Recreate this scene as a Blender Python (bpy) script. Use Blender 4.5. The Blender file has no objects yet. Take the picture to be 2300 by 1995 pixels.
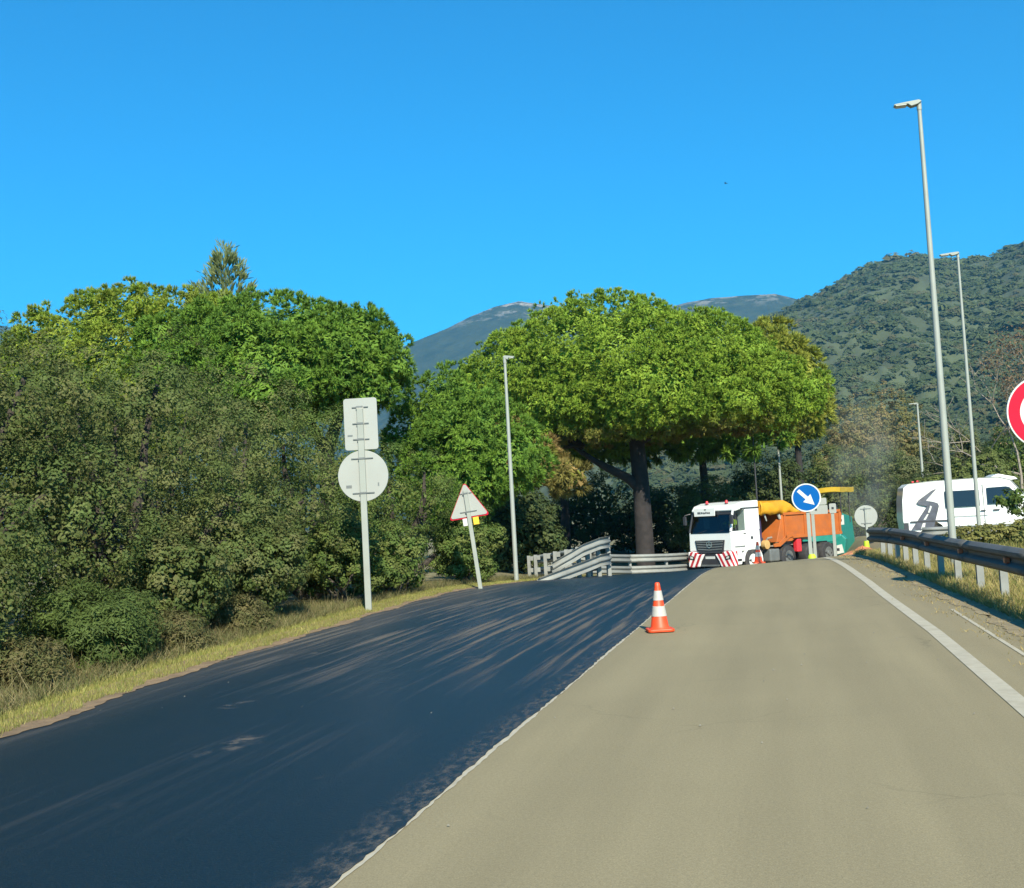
import bpy, bmesh, math, random
import numpy as np
from mathutils import Vector, Matrix

random.seed(7)
RNG = np.random.default_rng(11)
scene = bpy.context.scene
COL = scene.collection

# ------------------------------------------------------------------ camera
cam_d = bpy.data.cameras.new('camera')
cam_d.sensor_width = 36.0
cam_d.sensor_fit = 'HORIZONTAL'
cam_d.lens = 36.0 * 2600.0 / 2300.0
cam_d.clip_start = 0.1
cam_d.clip_end = 30000.0
cam = bpy.data.objects.new('camera', cam_d)
COL.objects.link(cam)
cam.matrix_world = Matrix((
    (0.9720998688, 0.0662540712, 0.2250160951, 0.0),
    (0.2284784972, -0.0502951847, -0.9722489243, 0.0),
    (-0.0530982234, 0.9965343910, -0.0640295731, 1.5),
    (0, 0, 0, 1)))
scene.camera = cam

# ------------------------------------------------------------------ light
SUN_EL = math.radians(36.0)
SUN_AZ = math.radians(156.5)          # clockwise from +Y: behind the camera, a little to the right
sun_dir = Vector((math.sin(SUN_AZ) * math.cos(SUN_EL), math.cos(SUN_AZ) * math.cos(SUN_EL), math.sin(SUN_EL)))
world = bpy.data.worlds.new('World')
scene.world = world
world.use_nodes = True
wn = world.node_tree.nodes
wl = world.node_tree.links
bg = wn['Background']
sky = wn.new('ShaderNodeTexSky')
sky.sky_type = 'NISHITA'
sky.sun_disc = False
sky.sun_elevation = SUN_EL
sky.sun_rotation = SUN_AZ
sky.altitude = 100
sky.air_density = 1.0
sky.dust_density = 0.25
sky.ozone_density = 3.0
tint = wn.new('ShaderNodeMix')
tint.data_type = 'RGBA'
tint.blend_type = 'MULTIPLY'
tint.inputs['Factor'].default_value = 1.0
tint.inputs['B'].default_value = (0.065, 0.81, 1.16, 1)
wl.new(sky.outputs['Color'], tint.inputs['A'])
wl.new(tint.outputs['Result'], bg.inputs['Color'])
bg.inputs['Strength'].default_value = 0.082

sun_d = bpy.data.lights.new('sun', 'SUN')
sun_d.energy = 4.6
sun_d.angle = math.radians(0.55)
sun_d.color = (1.0, 0.93, 0.76)
sun = bpy.data.objects.new('sun', sun_d)
COL.objects.link(sun)
sun.location = (20, -60, 60)
sun.rotation_euler = sun_dir.to_track_quat('Z', 'Y').to_euler()

scene.view_settings.view_transform = 'Standard'
scene.view_settings.look = 'None'
scene.view_settings.exposure = 1.05
scene.view_settings.gamma = 1.0
scene.view_settings.use_curve_mapping = False
scene.cycles.max_bounces = 5
scene.cycles.diffuse_bounces = 2
scene.cycles.glossy_bounces = 2
scene.cycles.transparent_max_bounces = 8
scene.cycles.volume_bounces = 1
scene.cycles.use_denoising = True

# ------------------------------------------------------------------ helpers
def tag(o, label=None, cat=None, group=None, kind=None):
    if label: o['label'] = label
    if cat: o['category'] = cat
    if group: o['group'] = group
    if kind: o['kind'] = kind
    return o

def thing(name, label, cat, loc=(0, 0, 0), rz=0.0, group=None):
    o = bpy.data.objects.new(name, None)
    o.empty_display_size = 0.3
    COL.objects.link(o)
    o.location = loc
    o.rotation_euler = (0, 0, rz)
    return tag(o, label, cat, group)

def link(name, me, mat, parent=None):
    o = bpy.data.objects.new(name, me)
    COL.objects.link(o)
    if mat is not None and not me.materials:
        for m in (mat if isinstance(mat, (list, tuple)) else [mat]):
            me.materials.append(m)
    if parent is not None:
        o.parent = parent
    return o

def copy_tree(o, parent=None):
    c = o.copy()
    COL.objects.link(c)
    c.parent = parent
    for ch in list(o.children):
        copy_tree(ch, c)
    return c

class MB:
    """collects shapes for one mesh object"""
    def __init__(self):
        self.v = []
        self.f = []
    def add(self, vs, fs):
        n = len(self.v)
        self.v += [tuple(p) for p in vs]
        self.f += [tuple(n + i for i in f) for f in fs]
        return self
    def box(self, c, s, rot=None, taper=1.0):
        x, y, z = s[0] / 2, s[1] / 2, s[2] / 2
        p = [Vector((sx * x * (taper if sz > 0 else 1), sy * y * (taper if sz > 0 else 1), sz * z))
             for sz in (-1, 1) for sy in (-1, 1) for sx in (-1, 1)]
        if rot is not None: p = [rot @ q for q in p]
        p = [q + Vector(c) for q in p]
        return self.add(p, [(0, 2, 3, 1), (4, 5, 7, 6), (0, 1, 5, 4), (2, 6, 7, 3), (0, 4, 6, 2), (1, 3, 7, 5)])
    def cyl(self, p0, p1, r0, r1=None, n=16, cap=True):
        return self.tube([p0, p1], [r0, r0 if r1 is None else r1], n, cap)
    def tube(self, pts, rs, n=10, cap=True):
        pts = [Vector(p) for p in pts]
        vs, fs = [], []
        ref = None
        for i, p in enumerate(pts):
            t = (pts[min(i + 1, len(pts) - 1)] - pts[max(i - 1, 0)]).normalized()
            if ref is None:
                ref = Vector((1, 0, 0)) if abs(t.x) < 0.9 else Vector((0, 1, 0))
            a = (ref - t * ref.dot(t)).normalized()
            ref = a
            b = t.cross(a)
            for k in range(n):
                an = 2 * math.pi * k / n
                vs.append(p + (a * math.cos(an) + b * math.sin(an)) * rs[i])
        for i in range(len(pts) - 1):
            for k in range(n):
                k2 = (k + 1) % n
                fs.append((i * n + k, i * n + k2, (i + 1) * n + k2, (i + 1) * n + k))
        if cap:
            fs.append(tuple(reversed(range(n))))
            fs.append(tuple((len(pts) - 1) * n + k for k in range(n)))
        return self.add(vs, fs)
    def lathe(self, prof, n=24, c=(0, 0, 0)):
        vs, fs = [], []
        for r, z in prof:
            for k in range(n):
                an = 2 * math.pi * k / n
                vs.append((c[0] + r * math.cos(an), c[1] + r * math.sin(an), c[2] + z))
        for i in range(len(prof) - 1):
            for k in range(n):
                k2 = (k + 1) % n
                fs.append((i * n + k, i * n + k2, (i + 1) * n + k2, (i + 1) * n + k))
        fs.append(tuple(reversed(range(n))))
        fs.append(tuple((len(prof) - 1) * n + k for k in range(n)))
        return self.add(vs, fs)
    def prism(self, poly, axis, a, b):
        """extrude a 2-D polygon along axis (0 x, 1 y, 2 z) from a to b"""
        def up(p, t):
            q = list(p); q.insert(axis, t); return tuple(q)
        n = len(poly)
        vs = [up(p, a) for p in poly] + [up(p, b) for p in poly]
        fs = [tuple(range(n)), tuple(reversed(range(n, 2 * n)))]
        fs += [(i, i + n, (i + 1) % n + n, (i + 1) % n) for i in range(n)]
        return self.add(vs, fs)
    def build(self, name, mat, parent=None, smooth=False, bevel=0.0, solid=0.0, segs=2):
        me = bpy.data.meshes.new(name)
        me.from_pydata([tuple(p) for p in self.v], [], self.f)
        me.validate()
        bm = bmesh.new()
        bm.from_mesh(me)
        if solid == 0.0:
            bmesh.ops.recalc_face_normals(bm, faces=bm.faces)
        bm.to_mesh(me)
        bm.free()
        o = link(name, me, mat, parent)
        if smooth:
            me.shade_smooth()
            me.set_sharp_from_angle(angle=math.radians(40))
        if solid:
            m = o.modifiers.new('solid', 'SOLIDIFY'); m.thickness = solid; m.offset = 0
        if bevel:
            m = o.modifiers.new('bevel', 'BEVEL'); m.width = bevel; m.segments = segs; m.limit_method = 'ANGLE'
            m.angle_limit = math.radians(35)
        return o

def np_mesh(name, verts, faces, colors=None, smooth=False):
    """verts (N,3), faces (M,k) numpy; colors (N,3) per vertex"""
    me = bpy.data.meshes.new(name)
    N, M, k = len(verts), len(faces), faces.shape[1]
    me.vertices.add(N)
    me.vertices.foreach_set('co', np.ascontiguousarray(verts, dtype=np.float32).ravel())
    me.loops.add(M * k)
    me.loops.foreach_set('vertex_index', np.ascontiguousarray(faces, dtype=np.int32).ravel())
    me.polygons.add(M)
    me.polygons.foreach_set('loop_start', np.arange(0, M * k, k, dtype=np.int32))
    me.polygons.foreach_set('loop_total', np.full(M, k, dtype=np.int32))
    if colors is not None:
        at = me.color_attributes.new('Col', 'FLOAT_COLOR', 'POINT')
        c4 = np.ones((N, 4), dtype=np.float32)
        c4[:, :3] = colors
        at.data.foreach_set('color', c4.ravel())
    me.update(calc_edges=True)
    if smooth:
        me.shade_smooth()
    return me

def smst(a, b, x):
    t = np.clip((np.asarray(x, float) - a) / (b - a), 0, 1)
    return t * t * (3 - 2 * t)

def vnoise(p, seed=0, f=1.0):
    """cheap smooth noise from sines; p (N,3)"""
    r = np.random.default_rng(seed)
    out = np.zeros(len(p))
    for i in range(7):
        k = r.normal(size=3) * f * (1 + 0.5 * i)
        out += np.sin(p @ k + r.uniform(0, 6.28)) / (1 + 0.35 * i)
    return out / 3.2

# ------------------------------------------------------------------ materials
def nodes_of(m):
    return m.node_tree.nodes, m.node_tree.links

def make_mat(name, col, rough=0.6, metal=0.0, var=0.12, scale=3.0, bump=0.0, bscale=60.0, spec=0.5, coat=0.0, dirt=None, dirt_amt=0.5, dscale=1.5):
    m = bpy.data.materials.new(name)
    m.use_nodes = True
    n, l = nodes_of(m)
    b = n['Principled BSDF']
    b.inputs['Roughness'].default_value = rough
    b.inputs['Metallic'].default_value = metal
    b.inputs['Specular IOR Level'].default_value = spec
    b.inputs['Coat Weight'].default_value = coat
    tc = n.new('ShaderNodeTexCoord')
    nz = n.new('ShaderNodeTexNoise'); nz.inputs['Scale'].default_value = scale; nz.inputs['Detail'].default_value = 5
    l.new(tc.outputs['Object'], nz.inputs['Vector'])
    rmp = n.new('ShaderNodeMapRange')
    rmp.inputs['From Min'].default_value = 0.3; rmp.inputs['From Max'].default_value = 0.7
    rmp.inputs['To Min'].default_value = 1 - var; rmp.inputs['To Max'].default_value = 1 + var
    l.new(nz.outputs['Fac'], rmp.inputs['Value'])
    mul = n.new('ShaderNodeMix'); mul.data_type = 'RGBA'; mul.blend_type = 'MULTIPLY'
    mul.inputs['Factor'].default_value = 1
    mul.inputs['A'].default_value = (*col, 1)
    l.new(rmp.outputs['Result'], mul.inputs['B'])
    out = mul.outputs['Result']
    if dirt is not None:
        n2 = n.new('ShaderNodeTexNoise'); n2.inputs['Scale'].default_value = dscale; n2.inputs['Detail'].default_value = 8
        n2.inputs['Roughness'].default_value = 0.65
        l.new(tc.outputs['Object'], n2.inputs['Vector'])
        r2 = n.new('ShaderNodeMapRange')
        r2.inputs['From Min'].default_value = 0.5; r2.inputs['From Max'].default_value = 0.72
        r2.inputs['To Max'].default_value = dirt_amt
        l.new(n2.outputs['Fac'], r2.inputs['Value'])
        mx = n.new('ShaderNodeMix'); mx.data_type = 'RGBA'
        mx.inputs['B'].default_value = (*dirt, 1)
        l.new(r2.outputs['Result'], mx.inputs['Factor'])
        l.new(out, mx.inputs['A'])
        out = mx.outputs['Result']
    l.new(out, b.inputs['Base Color'])
    if bump:
        nb = n.new('ShaderNodeTexNoise'); nb.inputs['Scale'].default_value = bscale; nb.inputs['Detail'].default_value = 4
        l.new(tc.outputs['Object'], nb.inputs['Vector'])
        bp = n.new('ShaderNodeBump'); bp.inputs['Strength'].default_value = bump; bp.inputs['Distance'].default_value = 0.02
        l.new(nb.outputs['Fac'], bp.inputs['Height'])
        l.new(bp.outputs['Normal'], b.inputs['Normal'])
    return m

def leaf_mat(name, transl=0.22, rough=0.55, spec=0.25):
    m = bpy.data.materials.new(name)
    m.use_nodes = True
    n, l = nodes_of(m)
    b = n['Principled BSDF']
    b.inputs['Roughness'].default_value = rough
    b.inputs['Specular IOR Level'].default_value = spec
    at = n.new('ShaderNodeAttribute'); at.attribute_name = 'Col'
    l.new(at.outputs['Color'], b.inputs['Base Color'])
    tr = n.new('ShaderNodeBsdfTranslucent')
    l.new(at.outputs['Color'], tr.inputs['Color'])
    mx = n.new('ShaderNodeMixShader'); mx.inputs['Fac'].default_value = transl
    l.new(b.outputs[0], mx.inputs[1]); l.new(tr.outputs[0], mx.inputs[2])
    l.new(mx.outputs[0], n['Material Output'].inputs['Surface'])
    return m

M = {}
M['leaf'] = leaf_mat('leaf', 0.36, 0.6, 0.15)
M['needle'] = leaf_mat('needle', 0.26, 0.6, 0.12)
M['grass'] = leaf_mat('grass_blade', 0.3, 0.6, 0.2)
M['bark'] = make_mat('bark', (0.045, 0.036, 0.028), 0.9, var=0.4, scale=6, bump=0.8, bscale=14)
M['bark_red'] = make_mat('shaded_pine_bark', (0.019, 0.016, 0.016), 0.9, var=0.45, scale=3, bump=1.0, bscale=7, dirt=(0.055, 0.037, 0.030), dirt_amt=0.5, dscale=1.1)  # base darkened to carry the shade on the big pine's trunk
M['twig'] = make_mat('pale_twig', (0.24, 0.20, 0.16), 0.8, var=0.25, scale=5)
M['galv'] = make_mat('galvanised_steel', (0.215, 0.222, 0.205), 0.65, 0.1, var=0.12, scale=4, dirt=(0.17, 0.16, 0.13), dirt_amt=0.4)
M['galv_old_shaded'] = make_mat('weathered_shaded_galvanised_steel', (0.080, 0.080, 0.073), 0.65, 0.05, var=0.25, scale=3, dirt=(0.06, 0.05, 0.045), dirt_amt=0.6)  # weathered steel, darkened further for the shade on the rail's road face
M['pole'] = make_mat('pole_steel', (0.27, 0.288, 0.255), 0.6, 0.1, var=0.08, scale=2)
M['sign_back'] = make_mat('sign_back_aluminium', (0.295, 0.308, 0.282), 0.6, 0.03, var=0.05, scale=3, dirt=(0.22, 0.215, 0.19), dirt_amt=0.4)
M['dark_metal'] = make_mat('dark_metal', (0.05, 0.05, 0.055), 0.5, 0.4, var=0.2, scale=6, dirt=(0.16, 0.13, 0.10), dirt_amt=0.4)
M['rubber'] = make_mat('rubber', (0.025, 0.025, 0.027), 0.85, var=0.25, scale=8, dirt=(0.12, 0.10, 0.08), dirt_amt=0.4, dscale=3)
M['white'] = make_mat('white_paint', (0.66, 0.67, 0.64), 0.3, var=0.03, scale=1.5, coat=0.3, dirt=(0.50, 0.47, 0.41), dirt_amt=0.25)
M['white_line'] = make_mat('road_marking_paint', (0.37, 0.335, 0.25), 0.75, var=0.08, scale=9, dirt=(0.24, 0.21, 0.15), dirt_amt=0.6, dscale=3)
M['grille'] = make_mat('dark_grille', (0.035, 0.035, 0.04), 0.45, 0.1, var=0.1)
M['chrome'] = make_mat('silver_trim', (0.7, 0.7, 0.7), 0.2, 0.9, var=0.03)
M['orange'] = make_mat('orange_paint', (0.40, 0.105, 0.018), 0.55, var=0.12, scale=2, dirt=(0.22, 0.09, 0.045), dirt_amt=0.5)
M['tarp'] = make_mat('yellow_tarp', (0.55, 0.26, 0.008), 0.6, var=0.15, scale=2.2, bump=0.6, bscale=4)
M['canopy'] = make_mat('yellow_canopy', (0.48, 0.31, 0.02), 0.5, var=0.1)
M['teal'] = make_mat('teal_paint', (0.01, 0.20, 0.16), 0.5, var=0.15, dirt=(0.03, 0.12, 0.10), dirt_amt=0.5, dscale=3)
M['red'] = make_mat('red_paint', (0.60, 0.03, 0.04), 0.45, var=0.08)
M['sign_red'] = make_mat('sign_red', (0.42, 0.008, 0.03), 0.6, var=0.05, spec=0.12)
M['sign_white'] = make_mat('sign_white', (0.52, 0.53, 0.49), 0.45, var=0.04)
M['sign_blue'] = make_mat('sign_blue', (0.0, 0.085, 0.30), 0.6, var=0.05, spec=0.1)
M['cone'] = make_mat('cone_orange', (0.62, 0.055, 0.008), 0.5, var=0.08, dirt=(0.5, 0.10, 0.04), dirt_amt=0.4, dscale=6)
M['cone_white'] = make_mat('cone_sleeve', (0.40, 0.38, 0.34), 0.5, var=0.06, dirt=(0.3, 0.27, 0.22), dirt_amt=0.5, dscale=8)
M['hivis'] = make_mat('hi_vis_yellow', (0.40, 0.55, 0.02), 0.6, var=0.08)
M['yellow'] = make_mat('yellow_sticker', (0.75, 0.45, 0.03), 0.5, var=0.05)
M['skin'] = make_mat('skin', (0.42, 0.24, 0.16), 0.55, var=0.06)
M['hair'] = make_mat('dark_hair', (0.03, 0.02, 0.015), 0.7)
M['seat'] = make_mat('seat_fabric', (0.03, 0.03, 0.035), 0.9)
M['soil'] = make_mat('orange_soil', (0.42, 0.17, 0.075), 0.95, var=0.3, scale=5, bump=1.0, bscale=12)
M['tank'] = make_mat('grey_box', (0.16, 0.17, 0.165), 0.5, 0.3, var=0.15)
M['decal'] = make_mat('grey_decal', (0.055, 0.062, 0.082), 0.6, var=0.35, scale=4)
M['marker'] = make_mat('orange_reflector', (0.35, 0.10, 0.04), 0.4, var=0.1)
M['purple'] = make_mat('dark_violet_hose', (0.04, 0.03, 0.08), 0.5)
M['crane'] = make_mat('ochre_casting', (0.45, 0.28, 0.10), 0.6, var=0.2)

def glass_mat(name, fac=0.5, tint_col=(0.25, 0.32, 0.35)):
    m = bpy.data.materials.new(name)
    m.use_nodes = True
    n, l = nodes_of(m)
    for x in list(n):
        if x.type == 'BSDF_PRINCIPLED': n.remove(x)
    tr = n.new('ShaderNodeBsdfTransparent'); tr.inputs['Color'].default_value = (*tint_col, 1)
    gl = n.new('ShaderNodeBsdfGlossy'); gl.inputs['Roughness'].default_value = 0.04; gl.inputs['Color'].default_value = (0.9, 0.95, 1, 1)
    lw = n.new('ShaderNodeLayerWeight')
    pw = n.new('ShaderNodeMath'); pw.operation = 'POWER'; l.new(lw.outputs['Facing'], pw.inputs[0]); pw.inputs[1].default_value = 4.0
    fr = n.new('ShaderNodeMapRange'); fr.inputs['To Min'].default_value = 0.05; l.new(pw.outputs[0], fr.inputs['Value'])
    mx = n.new('ShaderNodeMixShader')
    l.new(fr.outputs[0], mx.inputs['Fac']); l.new(tr.outputs[0], mx.inputs[1]); l.new(gl.outputs[0], mx.inputs[2])
    l.new(mx.outputs[0], n['Material Output'].inputs['Surface'])
    return m
M['glass'] = glass_mat('tinted_glass', tint_col=(0.22, 0.28, 0.30))
M['glass_side'] = glass_mat('side_glass', tint_col=(0.75, 0.8, 0.8))
M['glass_dark'] = make_mat('black_glass', (0.012, 0.015, 0.02), 0.06, var=0.02)

def stripe_mat():
    """red and white chevron print on the bumper, mirrored about the truck's centre line"""
    m = bpy.data.materials.new('red_white_chevrons')
    m.use_nodes = True
    n, l = nodes_of(m)
    b = n['Principled BSDF']; b.inputs['Roughness'].default_value = 0.45
    tc = n.new('ShaderNodeTexCoord')
    sp = n.new('ShaderNodeSeparateXYZ'); l.new(tc.outputs['Object'], sp.inputs[0])
    ab = n.new('ShaderNodeMath'); ab.operation = 'ABSOLUTE'; l.new(sp.outputs['X'], ab.inputs[0])
    a1 = n.new('ShaderNodeMath'); a1.operation = 'MULTIPLY_ADD'; l.new(sp.outputs['Z'], a1.inputs[0]); a1.inputs[1].default_value = 0.55
    l.new(ab.outputs[0], a1.inputs[2])
    a2 = n.new('ShaderNodeMath'); a2.operation = 'ADD'; l.new(a1.outputs[0], a2.inputs[0]); l.new(sp.outputs['Y'], a2.inputs[1])
    fr = n.new('ShaderNodeMath'); fr.operation = 'MULTIPLY'; l.new(a2.outputs[0], fr.inputs[0]); fr.inputs[1].default_value = 3.6
    f2 = n.new('ShaderNodeMath'); f2.operation = 'FRACT'; l.new(fr.outputs[0], f2.inputs[0])
    gt = n.new('ShaderNodeMath'); gt.operation = 'GREATER_THAN'; l.new(f2.outputs[0], gt.inputs[0]); gt.inputs[1].default_value = 0.5
    mx = n.new('ShaderNodeMix'); mx.data_type = 'RGBA'
    mx.inputs['A'].default_value = (0.42, 0.02, 0.03, 1); mx.inputs['B'].default_value = (0.78, 0.74, 0.70, 1)
    l.new(gt.outputs[0], mx.inputs['Factor']); l.new(mx.outputs['Result'], b.inputs['Base Color'])
    return m
M['stripes'] = stripe_mat()

def road_mat():
    m = bpy.data.materials.new('worn_asphalt')
    m.use_nodes = True
    n, l = nodes_of(m)
    b = n['Principled BSDF']; b.inputs['Roughness'].default_value = 0.85; b.inputs['Specular IOR Level'].default_value = 0.25
    g = n.new('ShaderNodeNewGeometry')
    def noise(sc, det=4, vec=None, rough=0.5):
        x = n.new('ShaderNodeTexNoise'); x.inputs['Scale'].default_value = sc; x.inputs['Detail'].default_value = det
        x.inputs['Roughness'].default_value = rough
        l.new(vec if vec is not None else g.outputs['Position'], x.inputs['Vector']); return x.outputs['Fac']
    def rng(v, a, c, t0, t1):
        x = n.new('ShaderNodeMapRange'); x.inputs['From Min'].default_value = a; x.inputs['From Max'].default_value = c
        x.inputs['To Min'].default_value = t0; x.inputs['To Max'].default_value = t1; l.new(v, x.inputs['Value']); return x.outputs['Result']
    def mul(a, c):
        x = n.new('ShaderNodeMath'); x.operation = 'MULTIPLY'; l.new(a, x.inputs[0]); l.new(c, x.inputs[1]); return x.outputs[0]
    mp = n.new('ShaderNodeMapping'); mp.inputs['Scale'].default_value = (1.3, 0.08, 1); l.new(g.outputs['Position'], mp.inputs['Vector'])
    streak = rng(noise(1.6, 5, mp.outputs[0]), 0.35, 0.7, 0.93, 1.09)
    big = rng(noise(0.5, 6, None, 0.65), 0.3, 0.7, 0.955, 1.045)
    fine = rng(noise(130, 2), 0.25, 0.75, 0.78, 1.2)
    mid = rng(noise(45, 6, None, 0.8), 0.3, 0.7, 0.82, 1.15)
    # hairline cracks, only here and there
    wv = n.new('ShaderNodeTexNoise'); wv.inputs['Scale'].default_value = 2.0; wv.inputs['Detail'].default_value = 5; l.new(g.outputs['Position'], wv.inputs['Vector'])
    va = n.new('ShaderNodeVectorMath'); va.operation = 'MULTIPLY_ADD'; l.new(wv.outputs['Color'], va.inputs[0]); va.inputs[1].default_value = (0.9, 0.9, 0); l.new(g.outputs['Position'], va.inputs[2])
    vo = n.new('ShaderNodeTexVoronoi'); vo.feature = 'DISTANCE_TO_EDGE'; vo.inputs['Scale'].default_value = 0.55; l.new(va.outputs[0], vo.inputs['Vector'])
    crack = rng(vo.outputs['Distance'], 0.0, 0.012, 1.0, 0.0)
    mask = rng(noise(0.45, 3), 0.54, 0.66, 0.0, 0.22)
    ck = mul(crack, mask)
    ck1 = n.new('ShaderNodeMath'); ck1.operation = 'SUBTRACT'; ck1.inputs[0].default_value = 1.0; l.new(ck, ck1.inputs[1])
    fac = mul(mul(mul(mul(streak, big), fine), mid), ck1.outputs[0])
    mx = n.new('ShaderNodeMix'); mx.data_type = 'RGBA'; mx.blend_type = 'MULTIPLY'; mx.inputs['Factor'].default_value = 1
    mx.inputs['A'].default_value = (0.222, 0.187, 0.109, 1); l.new(fac, mx.inputs['B'])
    l.new(mx.outputs['Result'], b.inputs['Base Color'])
    bp = n.new('ShaderNodeBump'); bp.inputs['Strength'].default_value = 0.35; bp.inputs['Distance'].default_value = 0.006
    l.new(noise(110, 3), bp.inputs['Height']); l.new(bp.outputs['Normal'], b.inputs['Normal'])
    return m
M['road'] = road_mat()

def tack_mat():
    """fresh bituminous tack coat: glossy black with dusty tyre streaks along the lane"""
    m = bpy.data.materials.new('black_tack_coat')
    m.use_nodes = True
    n, l = nodes_of(m)
    b = n['Principled BSDF']
    g = n.new('ShaderNodeNewGeometry')
    sp = n.new('ShaderNodeSeparateXYZ'); l.new(g.outputs['Position'], sp.inputs[0])
    def noise(sc, det, vec, rough=0.5):
        x = n.new('ShaderNodeTexNoise'); x.inputs['Scale'].default_value = sc; x.inputs['Detail'].default_value = det
        x.inputs['Roughness'].default_value = rough; l.new(vec, x.inputs['Vector']); return x.outputs['Fac']
    def rng(v, a, c, t0=0.0, t1=1.0):
        x = n.new('ShaderNodeMapRange'); x.interpolation_type = 'SMOOTHSTEP'
        x.inputs['From Min'].default_value = a; x.inputs['From Max'].default_value = c
        x.inputs['To Min'].default_value = t0; x.inputs['To Max'].default_value = t1; l.new(v, x.inputs['Value']); return x.outputs['Result']
    def op(o, a, c):
        x = n.new('ShaderNodeMath'); x.operation = o
        for i, q in enumerate((a, c)):
            if isinstance(q, (int, float)): x.inputs[i].default_value = q
            else: l.new(q, x.inputs[i])
        return x.outputs[0]
    # lane-wise coordinate: x shifted slowly with y so the tracks bend a little
    bend = op('ADD', sp.outputs['X'], op('MULTIPLY', op('SINE', op('MULTIPLY', sp.outputs['Y'], 0.11), 0), 0.25))
    cm = n.new('ShaderNodeCombineXYZ'); l.new(op('MULTIPLY', bend, 3.8), cm.inputs[0]); l.new(op('MULTIPLY', sp.outputs['Y'], 0.10), cm.inputs[1])
    s1 = rng(noise(2.2, 6, cm.outputs[0], 0.62), 0.46, 0.66)
    patch = rng(noise(0.16, 2, g.outputs['Position']), 0.42, 0.62)
    zone = op('MULTIPLY', rng(sp.outputs['Y'], 9.0, 13.0), rng(sp.outputs['Y'], 27.0, 19.0))
    streak = op('MULTIPLY', s1, op('MAXIMUM', op('MULTIPLY', zone, 0.95), op('MULTIPLY', patch, 0.22)))
    # dusty strip along the verge and scuffed fringe next to the old asphalt
    verge = op('MULTIPLY', rng(sp.outputs['X'], -5.2, -6.7), op('ADD', 0.35, op('MULTIPLY', s1, 0.6)))
    mpf = n.new('ShaderNodeMapping'); mpf.inputs['Scale'].default_value = (1.0, 0.45, 1.0); l.new(g.outputs['Position'], mpf.inputs['Vector'])
    rag = noise(17.0, 9, mpf.outputs[0], 0.78)
    fringe = op('MULTIPLY', rng(sp.outputs['X'], -2.30, -1.97), rng(rag, 0.42, 0.66))
    speck = op('MULTIPLY', rng(noise(85.0, 4, g.outputs['Position'], 0.85), 0.50, 0.74), 0.30)
    spots = op('MULTIPLY', rng(noise(1.1, 3, g.outputs['Position']), 0.63, 0.74), rng(noise(9, 4, g.outputs['Position']), 0.4, 0.65))
    tot = op('MINIMUM', op('MAXIMUM', op('MAXIMUM', streak, verge), op('MAXIMUM', op('MULTIPLY', fringe, 0.8), op('MAXIMUM', speck, op('MULTIPLY', spots, 0.8)))), 1.0)
    cr = n.new('ShaderNodeMix'); cr.data_type = 'RGBA'
    cr.inputs['A'].default_value = (0.001, 0.010, 0.019, 1); cr.inputs['B'].default_value = (0.100, 0.086, 0.068, 1)
    l.new(tot, cr.inputs['Factor'])
    sc = op('ADD', 0.62, op('MULTIPLY', noise(80, 3, g.outputs['Position'], 0.7), 0.76))
    mx = n.new('ShaderNodeMix'); mx.data_type = 'RGBA'; mx.blend_type = 'MULTIPLY'; mx.inputs['Factor'].default_value = 1
    l.new(cr.outputs['Result'], mx.inputs['A']); l.new(sc, mx.inputs['B'])
    l.new(mx.outputs['Result'], b.inputs['Base Color'])
    l.new(op('ADD', 0.36, op('MULTIPLY', tot, 0.5)), b.inputs['Roughness'])
    b.inputs['Specular IOR Level'].default_value = 0.5
    bp = n.new('ShaderNodeBump'); bp.inputs['Strength'].default_value = 0.9; bp.inputs['Distance'].default_value = 0.012
    l.new(noise(75, 4, g.outputs['Position'], 0.7), bp.inputs['Height']); l.new(bp.outputs['Normal'], b.inputs['Normal'])
    return m
M['tack'] = tack_mat()
M['ground'] = make_mat('dry_ground', (0.17, 0.145, 0.07), 0.95, var=0.35, scale=0.8, bump=0.8, bscale=18, dirt=(0.11, 0.12, 0.035), dirt_amt=0.8, dscale=0.5)
M['dirt'] = make_mat('reddish_dirt', (0.19, 0.125, 0.068), 0.95, var=0.3, scale=4, bump=0.8, bscale=40, dirt=(0.20, 0.15, 0.08), dirt_amt=0.7, dscale=6)
M['sand'] = make_mat('sandy_edge', (0.22, 0.175, 0.10), 0.95, var=0.3, scale=3, bump=0.8, bscale=30, dirt=(0.14, 0.12, 0.065), dirt_amt=0.7, dscale=5)
M['hill'] = make_mat('hill_soil', (0.060, 0.074, 0.034), 0.95, var=0.3, scale=0.02)

# ------------------------------------------------------------------ terrain
def prof(Y):
    Y = np.asarray(Y, float)
    z = np.where(Y < 25, 0.0, -0.0025 * (np.clip(Y, 25, 40) - 25) ** 2)
    z = z - 0.070 * (np.clip(Y, 40, 52) - 40) - 0.03 * (np.clip(Y, 52, 64) - 52)
    return z

def hgt(X, Y):
    X = np.asarray(X, float); Y = np.asarray(Y, float)
    p = prof(Y)
    cf = 0.055 * smst(18, 34, Y) * (1 - smst(42, 55, Y)) * np.clip(X + 1.5, -2.2, 3.4)
    road = p + cf
    right = 0.06 - 0.46 * smst(27, 46, Y) - 1.2 * smst(60, 100, Y)
    left = p * 0.42
    wr = smst(2.1, 4.2, X)
    wl_ = smst(-7.2, -12.0, X) * smst(20, 40, Y) + 0 * X
    z = road * (1 - wr) + right * wr
    z = z * (1 - wl_) + left * wl_
    z = z + 0.05 * smst(-6.6, -8.0, X) * (1 - smst(25, 40, Y))
    far = smst(120, 420, np.hypot(X, Y))
    return z * (1 - far) + (-1.0) * far

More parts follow.
